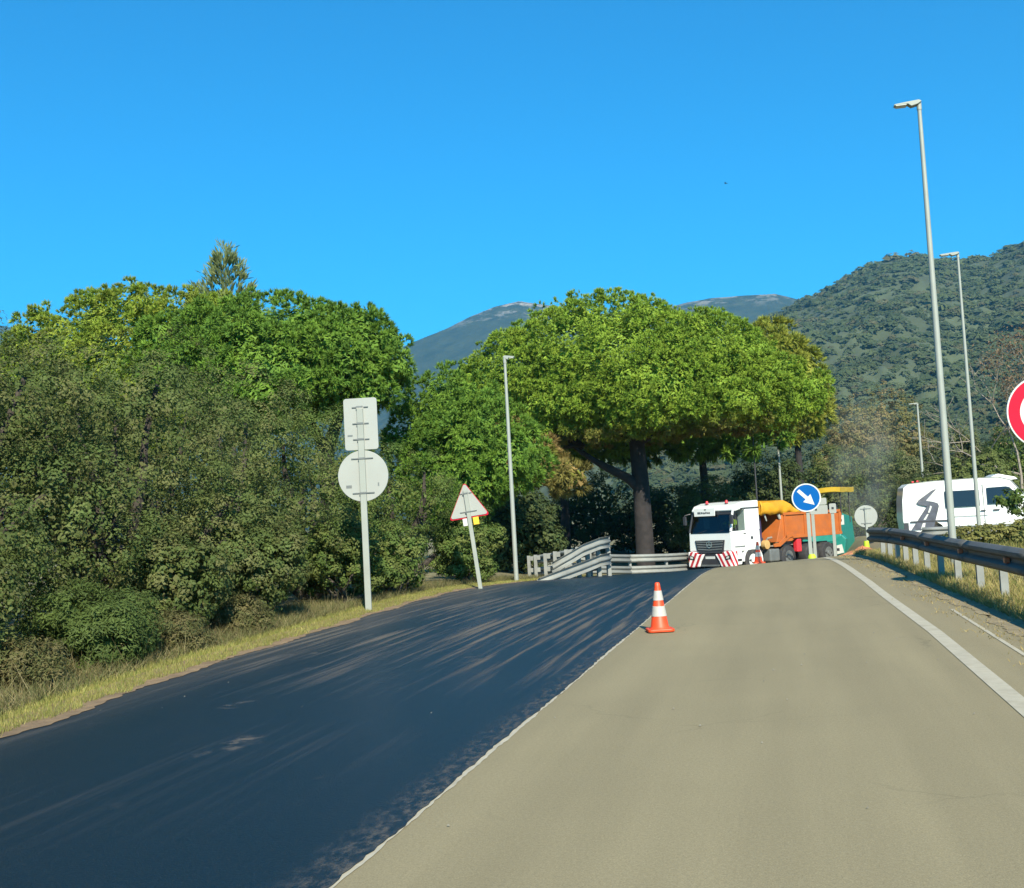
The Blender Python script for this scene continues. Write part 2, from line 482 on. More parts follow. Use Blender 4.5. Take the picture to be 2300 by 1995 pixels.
def H(x, y):
    return float(hgt(x, y))

def sheet(name, xs_of_y, ys, nx, dz, mat, parent=None):
    """a sheet that follows the terrain between two edges; xs_of_y(y) -> (left, right)"""
    vs = []
    for y in ys:
        a, b_ = xs_of_y(y)
        xs = np.linspace(a, b_, nx)
        zz = hgt(xs, np.full(nx, y)) + dz
        vs.append(np.stack([xs, np.full(nx, y), zz], 1))
    v = np.concatenate(vs)
    i = np.arange(len(ys) - 1)[:, None] * nx + np.arange(nx - 1)[None, :]
    f = np.stack([i, i + 1, i + nx + 1, i + nx], -1).reshape(-1, 4)
    return link(name, np_mesh(name, v, f, smooth=True), mat, parent)

def lerp_pts(pts):
    ys = [p[1] for p in pts]; xs = [p[0] for p in pts]
    return lambda y: float(np.interp(y, ys, xs))

# ground sheet with cells that grow away from the camera
def axis_pts(lo, hi, core_lo, core_hi, step):
    a = list(np.arange(core_lo, core_hi + 1e-6, step))
    s, x = step, core_lo
    while x > lo:
        s *= 1.22; x -= s; a.insert(0, x)
    s, x = step, core_hi
    while x < hi:
        s *= 1.22; x += s; a.append(x)
    return np.array(a)
gx = axis_pts(-5200, 5200, -16, 14, 0.5)
gy = axis_pts(-300, 5400, 2, 72, 0.5)
GX, GY = np.meshgrid(gx, gy)
GZ = hgt(GX, GY) - 0.05
v = np.stack([GX.ravel(), GY.ravel(), GZ.ravel()], 1)
i = np.arange(len(gy) - 1)[:, None] * len(gx) + np.arange(len(gx) - 1)[None, :]
f = np.stack([i, i + 1, i + len(gx) + 1, i + len(gx)], -1).reshape(-1, 4)
tag(link('ground', np_mesh('ground', v, f, smooth=True), M['ground']), kind='structure')

edgeL = lerp_pts([(-6.0, 2), (-6.06, 8), (-6.55, 11.7), (-6.8, 16.8), (-7.1, 22), (-7.15, 25), (-6.7, 28.5), (-6.0, 31), (-5.4, 33.5), (-5.0, 38), (-4.9, 43), (-6.0, 49), (-7.0, 56)])
lineR = lerp_pts([(1.53, 2), (1.53, 13.6), (1.38, 21.8), (1.16, 28), (1.0, 32), (0.7, 40)])
edgeR = lerp_pts([(2.38, 2), (2.36, 13.6), (2.14, 21.8), (1.75, 28.5), (1.55, 33), (1.4, 40), (4, 46), (9, 56)])
ys = np.concatenate([np.arange(1.5, 45, 0.25), np.arange(45, 72, 0.5)])
tag(sheet('road', lambda y: (edgeL(y) - 0.1, edgeR(y)), ys, 40, 0.0, M['road']), kind='structure')
# far roundabout lane in front of the van
yv = np.arange(46, 60, 0.5)
tag(sheet('roundabout_road', lambda y: (4.2 + (y - 46) * 0.1, 40), yv, 70, 0.006, M['road']), kind='structure')

# painted lines
tag(sheet('road_marking_line', lambda y: (lineR(y) - 0.075, lineR(y) + 0.075), np.arange(2, 33, 0.2), 3, 0.005, M['white_line']), kind='structure')
def thin_line():
    r = random.Random(3)
    vs, fs = [], []
    for y in np.arange(2, 34, 0.06):
        w = 0.006 * math.sin(y * 9) + r.uniform(-0.010, 0.010)
        vs += [(-1.99, y, H(-1.99, y) + 0.004), (-1.99 + 0.058 + w * 0.6, y, H(-1.9, y) + 0.004)]
    for k in range(len(vs) // 2 - 1):
        fs.append((2 * k, 2 * k + 1, 2 * k + 3, 2 * k + 2))
    o = MB().add(vs, fs).build('road_marking_line', M['white_line'])
    return tag(o, kind='structure')
thin_line()
tag(sheet('road_edge_line', lambda y: (2.03, 2.075), np.arange(8, 16.5, 0.25), 2, 0.005, M['white_line']), kind='structure')

# black tack-coated lane with a ragged right edge
def black_lane():
    r = np.random.default_rng(5)
    ysb = np.arange(1.5, 58, 0.07)
    jag = r.normal(0, 0.006, len(ysb)) + 0.004 * np.sin(ysb * 7.3) + 0.008 * np.sin(ysb * 1.3 + 1)
    jag *= np.clip(1.2 - ysb / 40, 0.3, 1)
    def xs(y):
        k = int(round((y - 1.5) / 0.07)); k = min(max(k, 0), len(jag) - 1)
        return (edgeL(y) + 0.03 * math.sin(y * 3.1) + 0.02 * math.sin(y * 11), -1.955 + jag[k])
    return tag(sheet('tack_coated_lane', xs, ysb, 16, 0.009, M['tack']), kind='structure')
black_lane()

# dirt strip along the verge
def dirt_strip(name, side):
    r = random.Random(9)
    if side < 0:
        xs = lambda y: (edgeL(y) - 0.45, edgeL(y) + 0.09 + 0.05 * math.sin(y * 2.3) + r.uniform(-0.03, 0.03))
        yy = np.arange(3, 33, 0.1)
    else:
        xs = lambda y: (edgeR(y) - 0.06 + 0.06 * math.sin(y * 1.7) + 0.04 * math.sin(y * 5.1) + r.uniform(-0.03, 0.03), edgeR(y) + 0.8)
        yy = np.arange(3, 34, 0.1)
    tag(sheet(name, xs, yy, 8, 0.014 if side < 0 else 0.006, M['dirt' if side < 0 else 'sand']), kind='structure')
dirt_strip('verge_dirt', -1)
dirt_strip('verge_dirt', 1)

# ------------------------------------------------------------------ mountains
FAR = [(-2726, 3195, 587), (-2517, 3363, 747), (-2165, 3599, 634), (-1623, 3874, 542), (-1397, 3961, 615), (-1280, 4000, 667), (-1161, 4036, 711),
       (-1065, 4063, 756), (-984, 4083, 785), (-896, 4103, 801), (-777, 4128, 777), (-635, 4152, 739), (-443, 4177, 725), (-297, 4189, 754),
       (-202, 4195, 762), (-123, 4198, 762), (18, 4200, 758), (93, 4199, 730), (257, 4192, 678), (546, 4164, 631), (1073, 4061, 536), (1900, 3700, 400)]
NEAR = [(-420, 1440, 60), (-250, 1480, 110), (-135, 1494, 165), (-77, 1498, 201), (-23, 1500, 236), (23, 1500, 258), (67, 1498, 275), (112, 1496, 297), (144, 1493, 306),
        (180, 1489, 306), (200, 1487, 297), (230, 1482, 292), (260, 1477, 291), (299, 1470, 307), (370, 1454, 330), (475, 1423, 325), (640, 1350, 290)]

def ridge_fn(pts):
    az = np.array([math.atan2(p[0], p[1]) for p in pts]); D = np.array([math.hypot(p[0], p[1]) for p in pts]); z = np.array([p[2] for p in pts], float)
    def fn(a):
        return np.interp(a, az, D), np.interp(a, az, z)
    return fn, az.min(), az.max()

def mountain(name, pts, foot, na, nr, amp, mat, seed):
    fn, a0, a1 = ridge_fn(pts)
    A = np.linspace(a0, a1, na); T = np.concatenate([np.linspace(0, 1, nr), np.array([1.04, 1.1, 1.2, 1.3])])
    AA, TT = np.meshgrid(A, T)
    D, Z = fn(AA)
    dist = foot + (D - foot) * TT
    prof_ = np.where(TT <= 1, 0.30 * TT + 0.70 * TT ** 1.6, 1 - 0.9 * (TT - 1))
    X = np.sin(AA) * dist; Y = np.cos(AA) * dist
    P = np.stack([X.ravel(), Y.ravel(), np.zeros(X.size)], 1)
    n1 = vnoise(P, seed, 2.2 / (D.mean() * 0.09)) + 0.5 * vnoise(P, seed + 1, 6.5 / (D.mean() * 0.09)) + 0.25 * vnoise(P, seed + 2, 20 / (D.mean() * 0.09))
    env = np.where(TT <= 1, np.sin(np.clip(TT, 0, 1) * math.pi) ** 0.8 + 0.03, 0.03).ravel()
    zz = (Z * prof_).ravel() + n1 * amp * env + vnoise(P, seed + 5, 90 / (D.mean() * 0.09)) * amp * 0.035
    v = np.stack([X.ravel(), Y.ravel(), zz - 8.0], 1)
    i = np.arange(len(T) - 1)[:, None] * na + np.arange(na - 1)[None, :]
    f = np.stack([i, i + 1, i + na + 1, i + na], -1).reshape(-1, 4)
    o = tag(link(name, np_mesh(name, v, f, smooth=True), mat), kind='structure')
    return o, v.reshape(len(T), na, 3), AA, TT

def far_mat():
    m = bpy.data.materials.new('far_mountain_cover')
    m.use_nodes = True
    n, l = nodes_of(m)
    b = n['Principled BSDF']; b.inputs['Roughness'].default_value = 0.95; b.inputs['Specular IOR Level'].default_value = 0.05
    g = n.new('ShaderNodeNewGeometry')
    sp = n.new('ShaderNodeSeparateXYZ'); l.new(g.outputs['Position'], sp.inputs[0])
    def noise(s, d=6, r=0.6):
        x = n.new('ShaderNodeTexNoise'); x.inputs['Scale'].default_value = s; x.inputs['Detail'].default_value = d; x.inputs['Roughness'].default_value = r
        l.new(g.outputs['Position'], x.inputs['Vector']); return x.outputs['Fac']
    def rg(v, a, c):
        x = n.new('ShaderNodeMapRange'); x.inputs['From Min'].default_value = a; x.inputs['From Max'].default_value = c; l.new(v, x.inputs['Value']); return x.outputs['Result']
    c1 = n.new('ShaderNodeMix'); c1.data_type = 'RGBA'; c1.inputs['A'].default_value = (0.022, 0.030, 0.018, 1); c1.inputs['B'].default_value = (0.050, 0.058, 0.030, 1)
    l.new(rg(noise(0.02, 8, 0.7), 0.35, 0.65), c1.inputs['Factor'])
    # bare limestone on the summits
    mp = n.new('ShaderNodeMapping'); mp.inputs['Scale'].default_value = (1, 1, 2.5); l.new(g.outputs['Position'], mp.inputs['Vector'])
    rk = n.new('ShaderNodeTexNoise'); rk.inputs['Scale'].default_value = 0.011; rk.inputs['Detail'].default_value = 9; rk.inputs['Roughness'].default_value = 0.72
    l.new(mp.outputs[0], rk.inputs['Vector'])
    hm = rg(sp.outputs['Z'], 690, 770)
    md = n.new('ShaderNodeMath'); md.operation = 'MULTIPLY'; l.new(rg(rk.outputs['Fac'], 0.49, 0.57), md.inputs[0]); l.new(hm, md.inputs[1])
    c2 = n.new('ShaderNodeMix'); c2.data_type = 'RGBA'; c2.inputs['B'].default_value = (0.30, 0.27, 0.23, 1)
    l.new(c1.outputs['Result'], c2.inputs['A']); l.new(md.outputs[0], c2.inputs['Factor'])
    l.new(c2.outputs['Result'], b.inputs['Base Color'])
    bp = n.new('ShaderNodeBump'); bp.inputs['Strength'].default_value = 0.6; bp.inputs['Distance'].default_value = 12
    l.new(noise(0.05, 6, 0.7), bp.inputs['Height']); l.new(bp.outputs['Normal'], b.inputs['Normal'])
    return m
mountain('far_mountain', FAR, 2200, 340, 90, 34, far_mat(), 21)
hill_o, hill_v, hill_A, hill_T = mountain('hill', NEAR, 330, 200, 110, 16, M['hill'], 31)

def canopy_mat():
    m = bpy.data.materials.new('forest_canopy')
    m.use_nodes = True
    n, l = nodes_of(m)
    b = n['Principled BSDF']; b.inputs['Roughness'].default_value = 0.9; b.inputs['Specular IOR Level'].default_value = 0.08
    at = n.new('ShaderNodeAttribute'); at.attribute_name = 'Col'
    g = n.new('ShaderNodeNewGeometry')
    nz = n.new('ShaderNodeTexNoise'); nz.inputs['Scale'].default_value = 0.9; nz.inputs['Detail'].default_value = 6; nz.inputs['Roughness'].default_value = 0.75
    l.new(g.outputs['Position'], nz.inputs['Vector'])
    mr = n.new('ShaderNodeMapRange'); mr.inputs['From Min'].default_value = 0.35; mr.inputs['From Max'].default_value = 0.65
    mr.inputs['To Min'].default_value = 0.72; mr.inputs['To Max'].default_value = 1.25
    l.new(nz.outputs['Fac'], mr.inputs['Value'])
    mx = n.new('ShaderNodeMix'); mx.data_type = 'RGBA'; mx.blend_type = 'MULTIPLY'; mx.inputs['Factor'].default_value = 1
    l.new(at.outputs['Color'], mx.inputs['A']); l.new(mr.outputs['Result'], mx.inputs['B'])
    l.new(mx.outputs['Result'], b.inputs['Base Color'])
    bp = n.new('ShaderNodeBump'); bp.inputs['Strength'].default_value = 1.0; bp.inputs['Distance'].default_value = 1.6
    l.new(nz.outputs['Fac'], bp.inputs['Height']); l.new(bp.outputs['Normal'], b.inputs['Normal'])
    return m
M['canopy_forest'] = canopy_mat()

def hill_forest():
    r = np.random.default_rng(77)
    nT, na, _ = hill_v.shape
    N = 13000
    # more crowns per area where the slope is near
    t = r.uniform(0, 1, N) ** 1.25 * 1.01
    a = r.uniform(0.20, 1, N)
    ti = np.clip(t * (nT - 5), 0, nT - 6); ai = a * (na - 2)
    i0 = ti.astype(int); j0 = ai.astype(int); fi = (ti - i0)[:, None]; fj = (ai - j0)[:, None]
    P = (hill_v[i0, j0] * (1 - fi) * (1 - fj) + hill_v[i0 + 1, j0] * fi * (1 - fj) + hill_v[i0, j0 + 1] * (1 - fi) * fj + hill_v[i0 + 1, j0 + 1] * fi * fj)
    dist = np.hypot(P[:, 0], P[:, 1])
    R = np.clip(r.lognormal(1.25, 0.36, N), 1.8, 8.5) * (0.8 + dist / 2800)
    Hh = R * r.uniform(0.55, 0.95, N)
    base = np.array([[0.070, 0.090, 0.040], [0.088, 0.106, 0.048], [0.056, 0.076, 0.038], [0.100, 0.096, 0.048]])
    c = base[r.choice(4, N, p=[0.4, 0.25, 0.25, 0.1])] * r.uniform(0.9, 1.1, (N, 1))
    c = c * (1 + 0.22 * vnoise(P, 51, 0.012) + 0.12 * vnoise(P, 52, 0.035))[:, None]
    k = 23
    d = r.normal(size=(N * k, 3)); d[:, 2] = np.abs(d[:, 2]) * 0.9 + 0.1
    d[:, 1] -= 0.3
    d /= np.linalg.norm(d, axis=1, keepdims=True)
    Rk = np.repeat(R, k)[:, None]; Hk = np.repeat(Hh, k)[:, None]
    C = np.repeat(P, k, 0) + d * np.concatenate([Rk, Rk, Hk * 0.95], 1) * r.uniform(0.75, 1.05, (N * k, 1)) + np.array([0, 0, 0.6])
    L = (Rk[:, 0]) * r.uniform(0.34, 0.62, N * k)
    cl = np.repeat(c, k, 0) * (1 + 0.06 * r.normal(size=(N * k, 1)))
    V, Fc, C = leaf_tris(C, d * 0.7 + np.array([0.0, -0.25, 0.5]) + 0.18 * r.normal(size=d.shape), L * 1.2, L * 1.2, np.clip(cl, 0.01, 0.4), r)
    o = link('hill_forest', np_mesh('hill_forest', V, Fc, C), M['canopy_forest'])
    tag(o, 'dark green forest covering the hill behind the lamp posts', 'forest', kind='stuff')

# ------------------------------------------------------------------ foliage generators
def leaf_quads(C, Nrm, L, W, col, rng, fold=0.25, dirv=None):
    """C centres, Nrm leaf normals, L length, W width -> verts, faces, colours (rhombic leaves)"""
    n = len(C)
    Nrm = Nrm / (np.linalg.norm(Nrm, axis=1, keepdims=True) + 1e-9)
    if dirv is None:
        t = rng.normal(size=(n, 3))
    else:
        t = dirv
    t = t - Nrm * np.sum(t * Nrm, 1, keepdims=True)
    t /= (np.linalg.norm(t, axis=1, keepdims=True) + 1e-9)
    b = np.cross(Nrm, t)
    L = np.broadcast_to(np.asarray(L, float), (n,))[:, None]; W = np.broadcast_to(np.asarray(W, float), (n,))[:, None]
    v0 = C - t * L * 0.5
    v1 = C + b * W * 0.5 + Nrm * W * fold + t * L * 0.05
    v2 = C + t * L * 0.5
    v3 = C - b * W * 0.5 + Nrm * W * fold + t * L * 0.05
    V = np.stack([v0, v1, v2, v3], 1).reshape(-1, 3)
    base = np.arange(n)[:, None] * 4
    Fq = base + np.array([[0, 1, 2, 3]])
    return V, Fq, np.repeat(col, 4, 0)

def leaf_tris(C, Nrm, L, W, col, rng, dirv=None):
    """one pointed triangle for each needle or far leaf"""
    n = len(C)
    Nrm = Nrm / (np.linalg.norm(Nrm, axis=1, keepdims=True) + 1e-9)
    t = rng.normal(size=(n, 3)) if dirv is None else dirv
    t = t - Nrm * np.sum(t * Nrm, 1, keepdims=True)
    t /= (np.linalg.norm(t, axis=1, keepdims=True) + 1e-9)
    b = np.cross(Nrm, t)
    L = np.broadcast_to(np.asarray(L, float), (n,))[:, None]; W = np.broadcast_to(np.asarray(W, float), (n,))[:, None]
    V = np.stack([C - t * L * 0.5 - b * W * 0.5, C - t * L * 0.5 + b * W * 0.5, C + t * L * 0.5], 1).reshape(-1, 3)
    return V, np.arange(n)[:, None] * 3 + np.array([[0, 1, 2]]), np.repeat(col, 3, 0)

hill_forest()

def pack(parts):
    V, Fq, Cc, off = [], [], [], 0
    for v, f, c in parts:
        V.append(v); Fq.append(f + off); Cc.append(c); off += len(v)
    return np.concatenate(V), np.concatenate(Fq), np.concatenate(Cc)

def lobe_points(lobes, n, rng, lo=0.75, hi=1.0, rough=0.16, inner=0.62, seed=1, zmin=None):
    """points near the outer skin of a union of ellipsoids; also outward directions"""
    c = np.array([l[0] for l in lobes], float); r = np.array([l[1] for l in lobes], float)
    area = (r[:, 0] * r[:, 1] + r[:, 0] * r[:, 2] + r[:, 1] * r[:, 2])
    out_p, out_d = [], []
    need = n
    tries = 0
    while need > 0 and tries < 12:
        tries += 1
        k = rng.choice(len(lobes), need * 2, p=area / area.sum())
        d = rng.normal(size=(need * 2, 3)); d /= np.linalg.norm(d, axis=1, keepdims=True)
        u = rng.uniform(lo ** 3, hi ** 3, need * 2) ** (1 / 3)
        u = u * (1 + rough * vnoise(d * 1.0 + c[k] * 0.7, seed, 3.0))
        p = c[k] + d * r[k] * u[:, None]
        ok = np.ones(len(p), bool)
        for j in range(len(lobes)):
            q = np.linalg.norm((p - c[j]) / r[j], axis=1)
            ok &= ~((q < inner) & (k != j))
        if zmin is not None:
            ok &= p[:, 2] > zmin
        nd = d / r[k]; nd /= np.linalg.norm(nd, axis=1, keepdims=True)
        out_p.append(p[ok]); out_d.append(nd[ok]); need = n - sum(len(x) for x in out_p)
    return np.concatenate(out_p)[:n], np.concatenate(out_d)[:n]

def broad_crown(lobes, rng, clumps=420, per=26, leaf=0.10, clump_r=0.20, cols=((0.075, 0.09, 0.03),), seed=1, zmin=0.15, core=True, aspect=0.55, hi=1.0, lo=0.80, cvar=0.10, gaps=0.33, gfreq=1.2):
    P, D = lobe_points(lobes, int(clumps * 1.25), rng, lo, hi, seed=seed, zmin=zmin, rough=0.22)
    keep = vnoise(P, seed + 17, gfreq) > -gaps
    P, D = P[keep], D[keep]
    n = len(P)
    cols = np.array(cols)
    pc = cols[rng.choice(len(cols), n)] * (1 + cvar * rng.normal(size=(n, 1)))
    pc = pc * (1 + 0.14 * vnoise(P, seed + 3, 0.8))[:, None]
    kk = per
    # each clump is a small dome of leaves around a twig end
    dd = rng.normal(size=(n * kk, 3)) + np.repeat(D, kk, 0) * 0.7
    dd /= np.linalg.norm(dd, axis=1, keepdims=True)
    C = np.repeat(P, kk, 0) + dd * (clump_r * rng.uniform(0.35, 1.25, (n * kk, 1))) * np.array([1, 1, 0.8])
    Nn = dd * 0.6 + np.repeat(D, kk, 0) * 0.4 + rng.normal(size=(n * kk, 3)) * 0.20 + np.array([0.05, -0.15, 0.40])
    cl = np.repeat(pc, kk, 0) * (1 + 0.08 * rng.normal(size=(n * kk, 1)))
    L = leaf * rng.uniform(0.7, 1.35, n * kk)
    parts = [leaf_quads(C, Nn, L, L * aspect, np.clip(cl, 0.004, 0.5), rng)]
    if core:
        m = int(clumps * 3.5)
        Pi, Di = lobe_points(lobes, m, rng, 0.15, 0.63, seed=seed, inner=0.0, zmin=zmin)
        ci = cols[rng.choice(len(cols), len(Pi))]
        Li = rng.uniform(1.2, 2.2, len(Pi)) * leaf
        parts.append(leaf_quads(Pi, 0.4 * rng.normal(size=Pi.shape) + Di, Li, Li * 0.8, ci, rng))
    return pack(parts)

def pine_crown(lobes, rng, tufts=2200, blades=20, L=0.30, W=0.03, cols=((0.10, 0.15, 0.02),), seed=1, zmin=None, brown_below=None, upb=0.45, rough=0.12, lo=0.90, core=True, puff=0.42, per=9, fill=2.6):
    """needle puffs sitting on the skin of a union of ellipsoids"""
    Q, D = lobe_points(lobes, max(8, tufts // per), rng, lo, 1.0, seed=seed, inner=0.84, rough=rough, zmin=zmin)
    m = len(Q)
    cols = np.array(cols)
    pcol = cols[rng.choice(len(cols), m)] * (1 + 0.10 * rng.normal(size=(m, 1)))
    if brown_below is not None:
        f = smst(brown_below[1], brown_below[0], Q[:, 2] + 0.5 * vnoise(Q, seed + 8, 1.1))[:, None]
        pcol = pcol * (1 - f) + np.array([0.20, 0.175, 0.05]) * f * (1 + 0.15 * rng.normal(size=(m, 1)))
    ax = D * 0.75 + np.array([0, 0, upb]); ax /= np.linalg.norm(ax, axis=1, keepdims=True)
    pr = puff * rng.uniform(0.65, 1.35, m)
    d = np.repeat(ax, per, 0) * 0.75 + rng.normal(size=(m * per, 3)) * 0.62
    d /= np.linalg.norm(d, axis=1, keepdims=True)
    P = np.repeat(Q, per, 0) + d * np.repeat(pr, per)[:, None] * 0.55
    pc = np.repeat(pcol, per, 0) * (1 + 0.08 * rng.normal(size=(m * per, 1)))
    n, k = len(P), blades
    dv = np.repeat(d, k, 0) * 0.9 + rng.normal(size=(n * k, 3)) * 0.5
    dv /= np.linalg.norm(dv, axis=1, keepdims=True)
    ln = L * rng.uniform(0.6, 1.2, n * k)
    C = np.repeat(P, k, 0) + dv * ln[:, None] * 0.5
    dk = np.repeat(d, k, 0) + np.repeat(np.repeat(ax, per, 0), k, 0) * 0.5 + 0.12 * rng.normal(size=(n * k, 3))
    Nn = dk - dv * np.sum(dk * dv, 1, keepdims=True)
    cl = np.repeat(pc, k, 0) * (1 + 0.08 * rng.normal(size=(n * k, 1)))
    parts = [leaf_tris(C, Nn, ln, W * 1.5 * rng.uniform(0.7, 1.3, n * k), np.clip(cl, 0.004, 0.6), rng, dv)]
    if core:
        q = int(tufts * fill * 1.2)
        Pi, Di = lobe_points(lobes, q, rng, 0.50, 0.81, seed=seed, inner=0.0, zmin=zmin)
        Li = rng.uniform(1.0, 1.8, len(Pi)) * L
        parts.append(leaf_tris(Pi, 0.35 * rng.normal(size=Pi.shape) + Di + np.array([0, 0, 0.35]), Li * 0.9, Li * 0.34, cols[rng.choice(len(cols), len(Pi))], rng))
    return pack(parts)

def bumpy(lobes, n, r, seed, zmin):
    """add boughs: smaller ellipsoids standing out of the skin of the main ones"""
    g = np.random.default_rng(seed)
    P, D = lobe_points(lobes, n * 3, g, 0.76, 0.84, rough=0.0, inner=0.9, seed=seed, zmin=zmin)
    out, used = list(lobes), []
    for p in P:
        if len(used) >= n: break
        if all(np.linalg.norm(p - q) > r * 1.15 for q in used):
            used.append(p); k = r * g.uniform(0.75, 1.2)
            out.append((tuple(p), (k * 1.15, k * 1.1, k * 0.8)))
    return out

def crown_obj(name, data, parent, mat, loc):
    V, Fq, Cc = data
    V = V - np.array(loc)
    return link(name, np_mesh(name, V, Fq, Cc), mat, parent)

def trunk_obj(parent, segs, mat, n=9, name='trunk'):
    mb = MB()
    for pts, rs in segs:
        mb.tube(pts, rs, n)
    return mb.build(name, mat, parent, smooth=True)

def wob(p0, p1, k, amp, r):
    p0, p1 = Vector(p0), Vector(p1)
    out = []
    for i in range(k + 1):
        t = i / k
        a = amp * math.sin(t * math.pi)
        out.append(p0.lerp(p1, t) + Vector((r.uniform(-a, a), r.uniform(-a, a), r.uniform(-a, a) * 0.5)))
    return out

def broad_tree(name, label, cat, x, y, lobes, seed, group=None, trunk_r=0.14, **kw):
    rng = np.random.default_rng(seed)
    rr = random.Random(seed)
    z = H(x, y) - 0.05
    t = thing(name, label, cat, (x, y, z), 0, group)
    wl2 = [((x + l[0][0], y + l[0][1], z + l[0][2]), l[1]) for l in lobes]
    crown_obj('crown', broad_crown(wl2, rng, seed=seed, zmin=z + 0.12, **kw), t, M['leaf'], (x, y, z))
    segs = []
    for l in lobes:
        c = Vector(l[0])
        p = wob((rr.uniform(-0.15, 0.15), rr.uniform(-0.15, 0.15), 0), c + Vector((0, 0, l[1][2] * 0.3)), 5, 0.18, rr)
        segs.append((p, [trunk_r * (1 - 0.15 * i) for i in range(6)]))
    trunk_obj(t, segs, M['bark'], 7)
    return t

def limbs_to(base, targets, r0, rr, amp=0.25):
    out = []
    for tg in targets:
        p = wob(base, tg, 5, amp, rr)
        out.append((p, [r0 * (1 - 0.16 * i) for i in range(6)]))
    return out

# ------------------------------------------------------------------ trees on the left of the road
OLIVE = ((0.110, 0.132, 0.040), (0.094, 0.124, 0.035), (0.128, 0.136, 0.048), (0.084, 0.117, 0.032))
GREEN = ((0.105, 0.150, 0.034), (0.085, 0.132, 0.030), (0.130, 0.158, 0.042))
DEEP = ((0.060, 0.085, 0.028), (0.075, 0.095, 0.032), (0.048, 0.070, 0.026))  # lowered leaf tones; in the wood behind the pine they stand in for shade

def oak_lobes(r, h, seed, n=12):
    rr = random.Random(seed)
    out = [((0, 0, h * 0.58), (r * 0.80, r * 0.80, h * 0.40))]
    for i in range(n):
        a = 2 * math.pi * (i + rr.uniform(-0.3, 0.3)) / n
        zz = rr.choice((0.22, 0.36, 0.55, 0.72)) * h
        q = r * (0.72 if zz < h * 0.6 else 0.5)
        s = rr.uniform(0.30, 0.46)
        out.append(((q * math.cos(a), q * math.sin(a), zz), (r * s, r * s, r * s * 0.85)))
    return out

oaks = [
    (-10.4, 10.2, 2.5, 4.3, OLIVE, 'olive green oak at the left edge, nearest of the roadside trees', 0.10, 760),
    (-11.6, 13.6, 2.9, 5.0, OLIVE, 'tall olive oak behind the low green broom bush', 0.10, 900),
    (-10.5, 16.9, 2.5, 5.1, OLIVE, 'grey olive oak standing under the bright pine crown', 0.10, 860),
    (-10.5, 20.4, 2.5, 4.9, OLIVE, 'dense olive oak just to the left of the tall double sign', 0.10, 820),
    (-10.2, 23.9, 2.3, 4.4, GREEN, 'green oak rising behind the tall double sign post', 0.10, 700),
    (-9.5, 27.3, 1.9, 3.7, GREEN, 'green oak directly behind the leaning triangular sign', 0.10, 560),
]
for k, (x, y, r, h, cols, lab, lf, cl) in enumerate(oaks):
    broad_tree('oak_tree', lab, 'tree', x, y, oak_lobes(r, h, 40 + k), 100 + k, 'oaks along the verge', clumps=int(cl * 1.2), per=54, leaf=lf * 0.51, clump_r=0.17, cols=cols)
broad_tree('oak_tree', 'tall olive oak in the second row under the pine', 'tree', -14.6, 17.5, oak_lobes(3.0, 5.9, 61), 161, 'oaks along the verge', clumps=700, per=44, leaf=0.07, clump_r=0.22, cols=OLIVE)
broad_tree('oak_tree', 'dark green oak in the second row behind the double sign', 'tree', -14.2, 24.5, oak_lobes(3.0, 5.5, 62), 162, 'oaks along the verge', clumps=700, per=44, leaf=0.07, clump_r=0.22, cols=OLIVE)
broad_tree('oak_tree', 'grey green oak in the far left corner of the thicket', 'tree', -16.0, 13.0, oak_lobes(3.2, 5.6, 63), 163, 'oaks along the verge', clumps=700, per=44, leaf=0.07, clump_r=0.22, cols=OLIVE)
# smaller bushes
broad_tree('broom_bush', 'low bright green broom bush on the dry verge', 'bush', -8.15, 12.3, [((0, 0, 0.45), (0.75, 0.8, 0.50)), ((0.35, -0.3, 0.35), (0.5, 0.5, 0.4)), ((-0.4, 0.3, 0.5), (0.5, 0.6, 0.5))], 171, None, trunk_r=0.03,
           clumps=420, per=46, leaf=0.06, clump_r=0.12, cols=((0.092, 0.130, 0.034), (0.078, 0.114, 0.029)), aspect=0.25)
for k, (x, y, r, h, lab) in enumerate([
        (-8.4, 14.8, 0.9, 1.5, 'low olive bush beside the green broom bush'),
        (-8.3, 17.3, 0.9, 1.7, 'low olive bush left of the double sign post'),
        (-8.3, 20.7, 0.9, 1.7, 'low green bush at the foot of the double sign'),
        (-8.1, 23.2, 0.9, 1.6, 'low green bush between the double sign and the triangular sign'),
        (-7.75, 9.3, 0.45, 0.42, 'low dull scrub nearest the camera on the left verge'),
        (-7.75, 10.6, 0.45, 0.48, 'low dull scrub just left of the green broom bush'),
        (-7.8, 13.7, 0.42, 0.5, 'low dull scrub just right of the green broom bush'),
        (-7.9, 15.9, 0.42, 0.55, 'low dull scrub midway between the broom bush and the double sign'),
        (-9.2, 32.6, 0.9, 2.3, 'leafy bush behind the slim lamp post'),
        (-9.9, 35.6, 1.0, 2.2, 'leafy bush farthest along the verge, beside the E shaped posts'),
        (-7.9, 28.0, 0.75, 1.9, 'leafy bush between the triangular sign and the lamp post'),
        (-8.5, 10.3, 0.8, 1.2, 'low leafy bush at the left edge of the picture'),
        (-8.0, 29.6, 0.75, 2.2, 'leafy bush growing up against the slim lamp post')]):
    broad_tree('verge_bush', lab, 'bush', x, y, oak_lobes(r, h, 80 + k, 5), 180 + k, 'bushes along the verge', trunk_r=0.04, clumps=210 if h > 0.9 else 120, per=46, leaf=0.060 if h > 0.9 else 0.05, clump_r=0.12, aspect=0.55 if h > 0.9 else 0.25, cols=((0.150, 0.130, 0.056), (0.120, 0.115, 0.044), (0.10, 0.11, 0.038)) if h < 0.9 else OLIVE if y < 18 else GREEN)
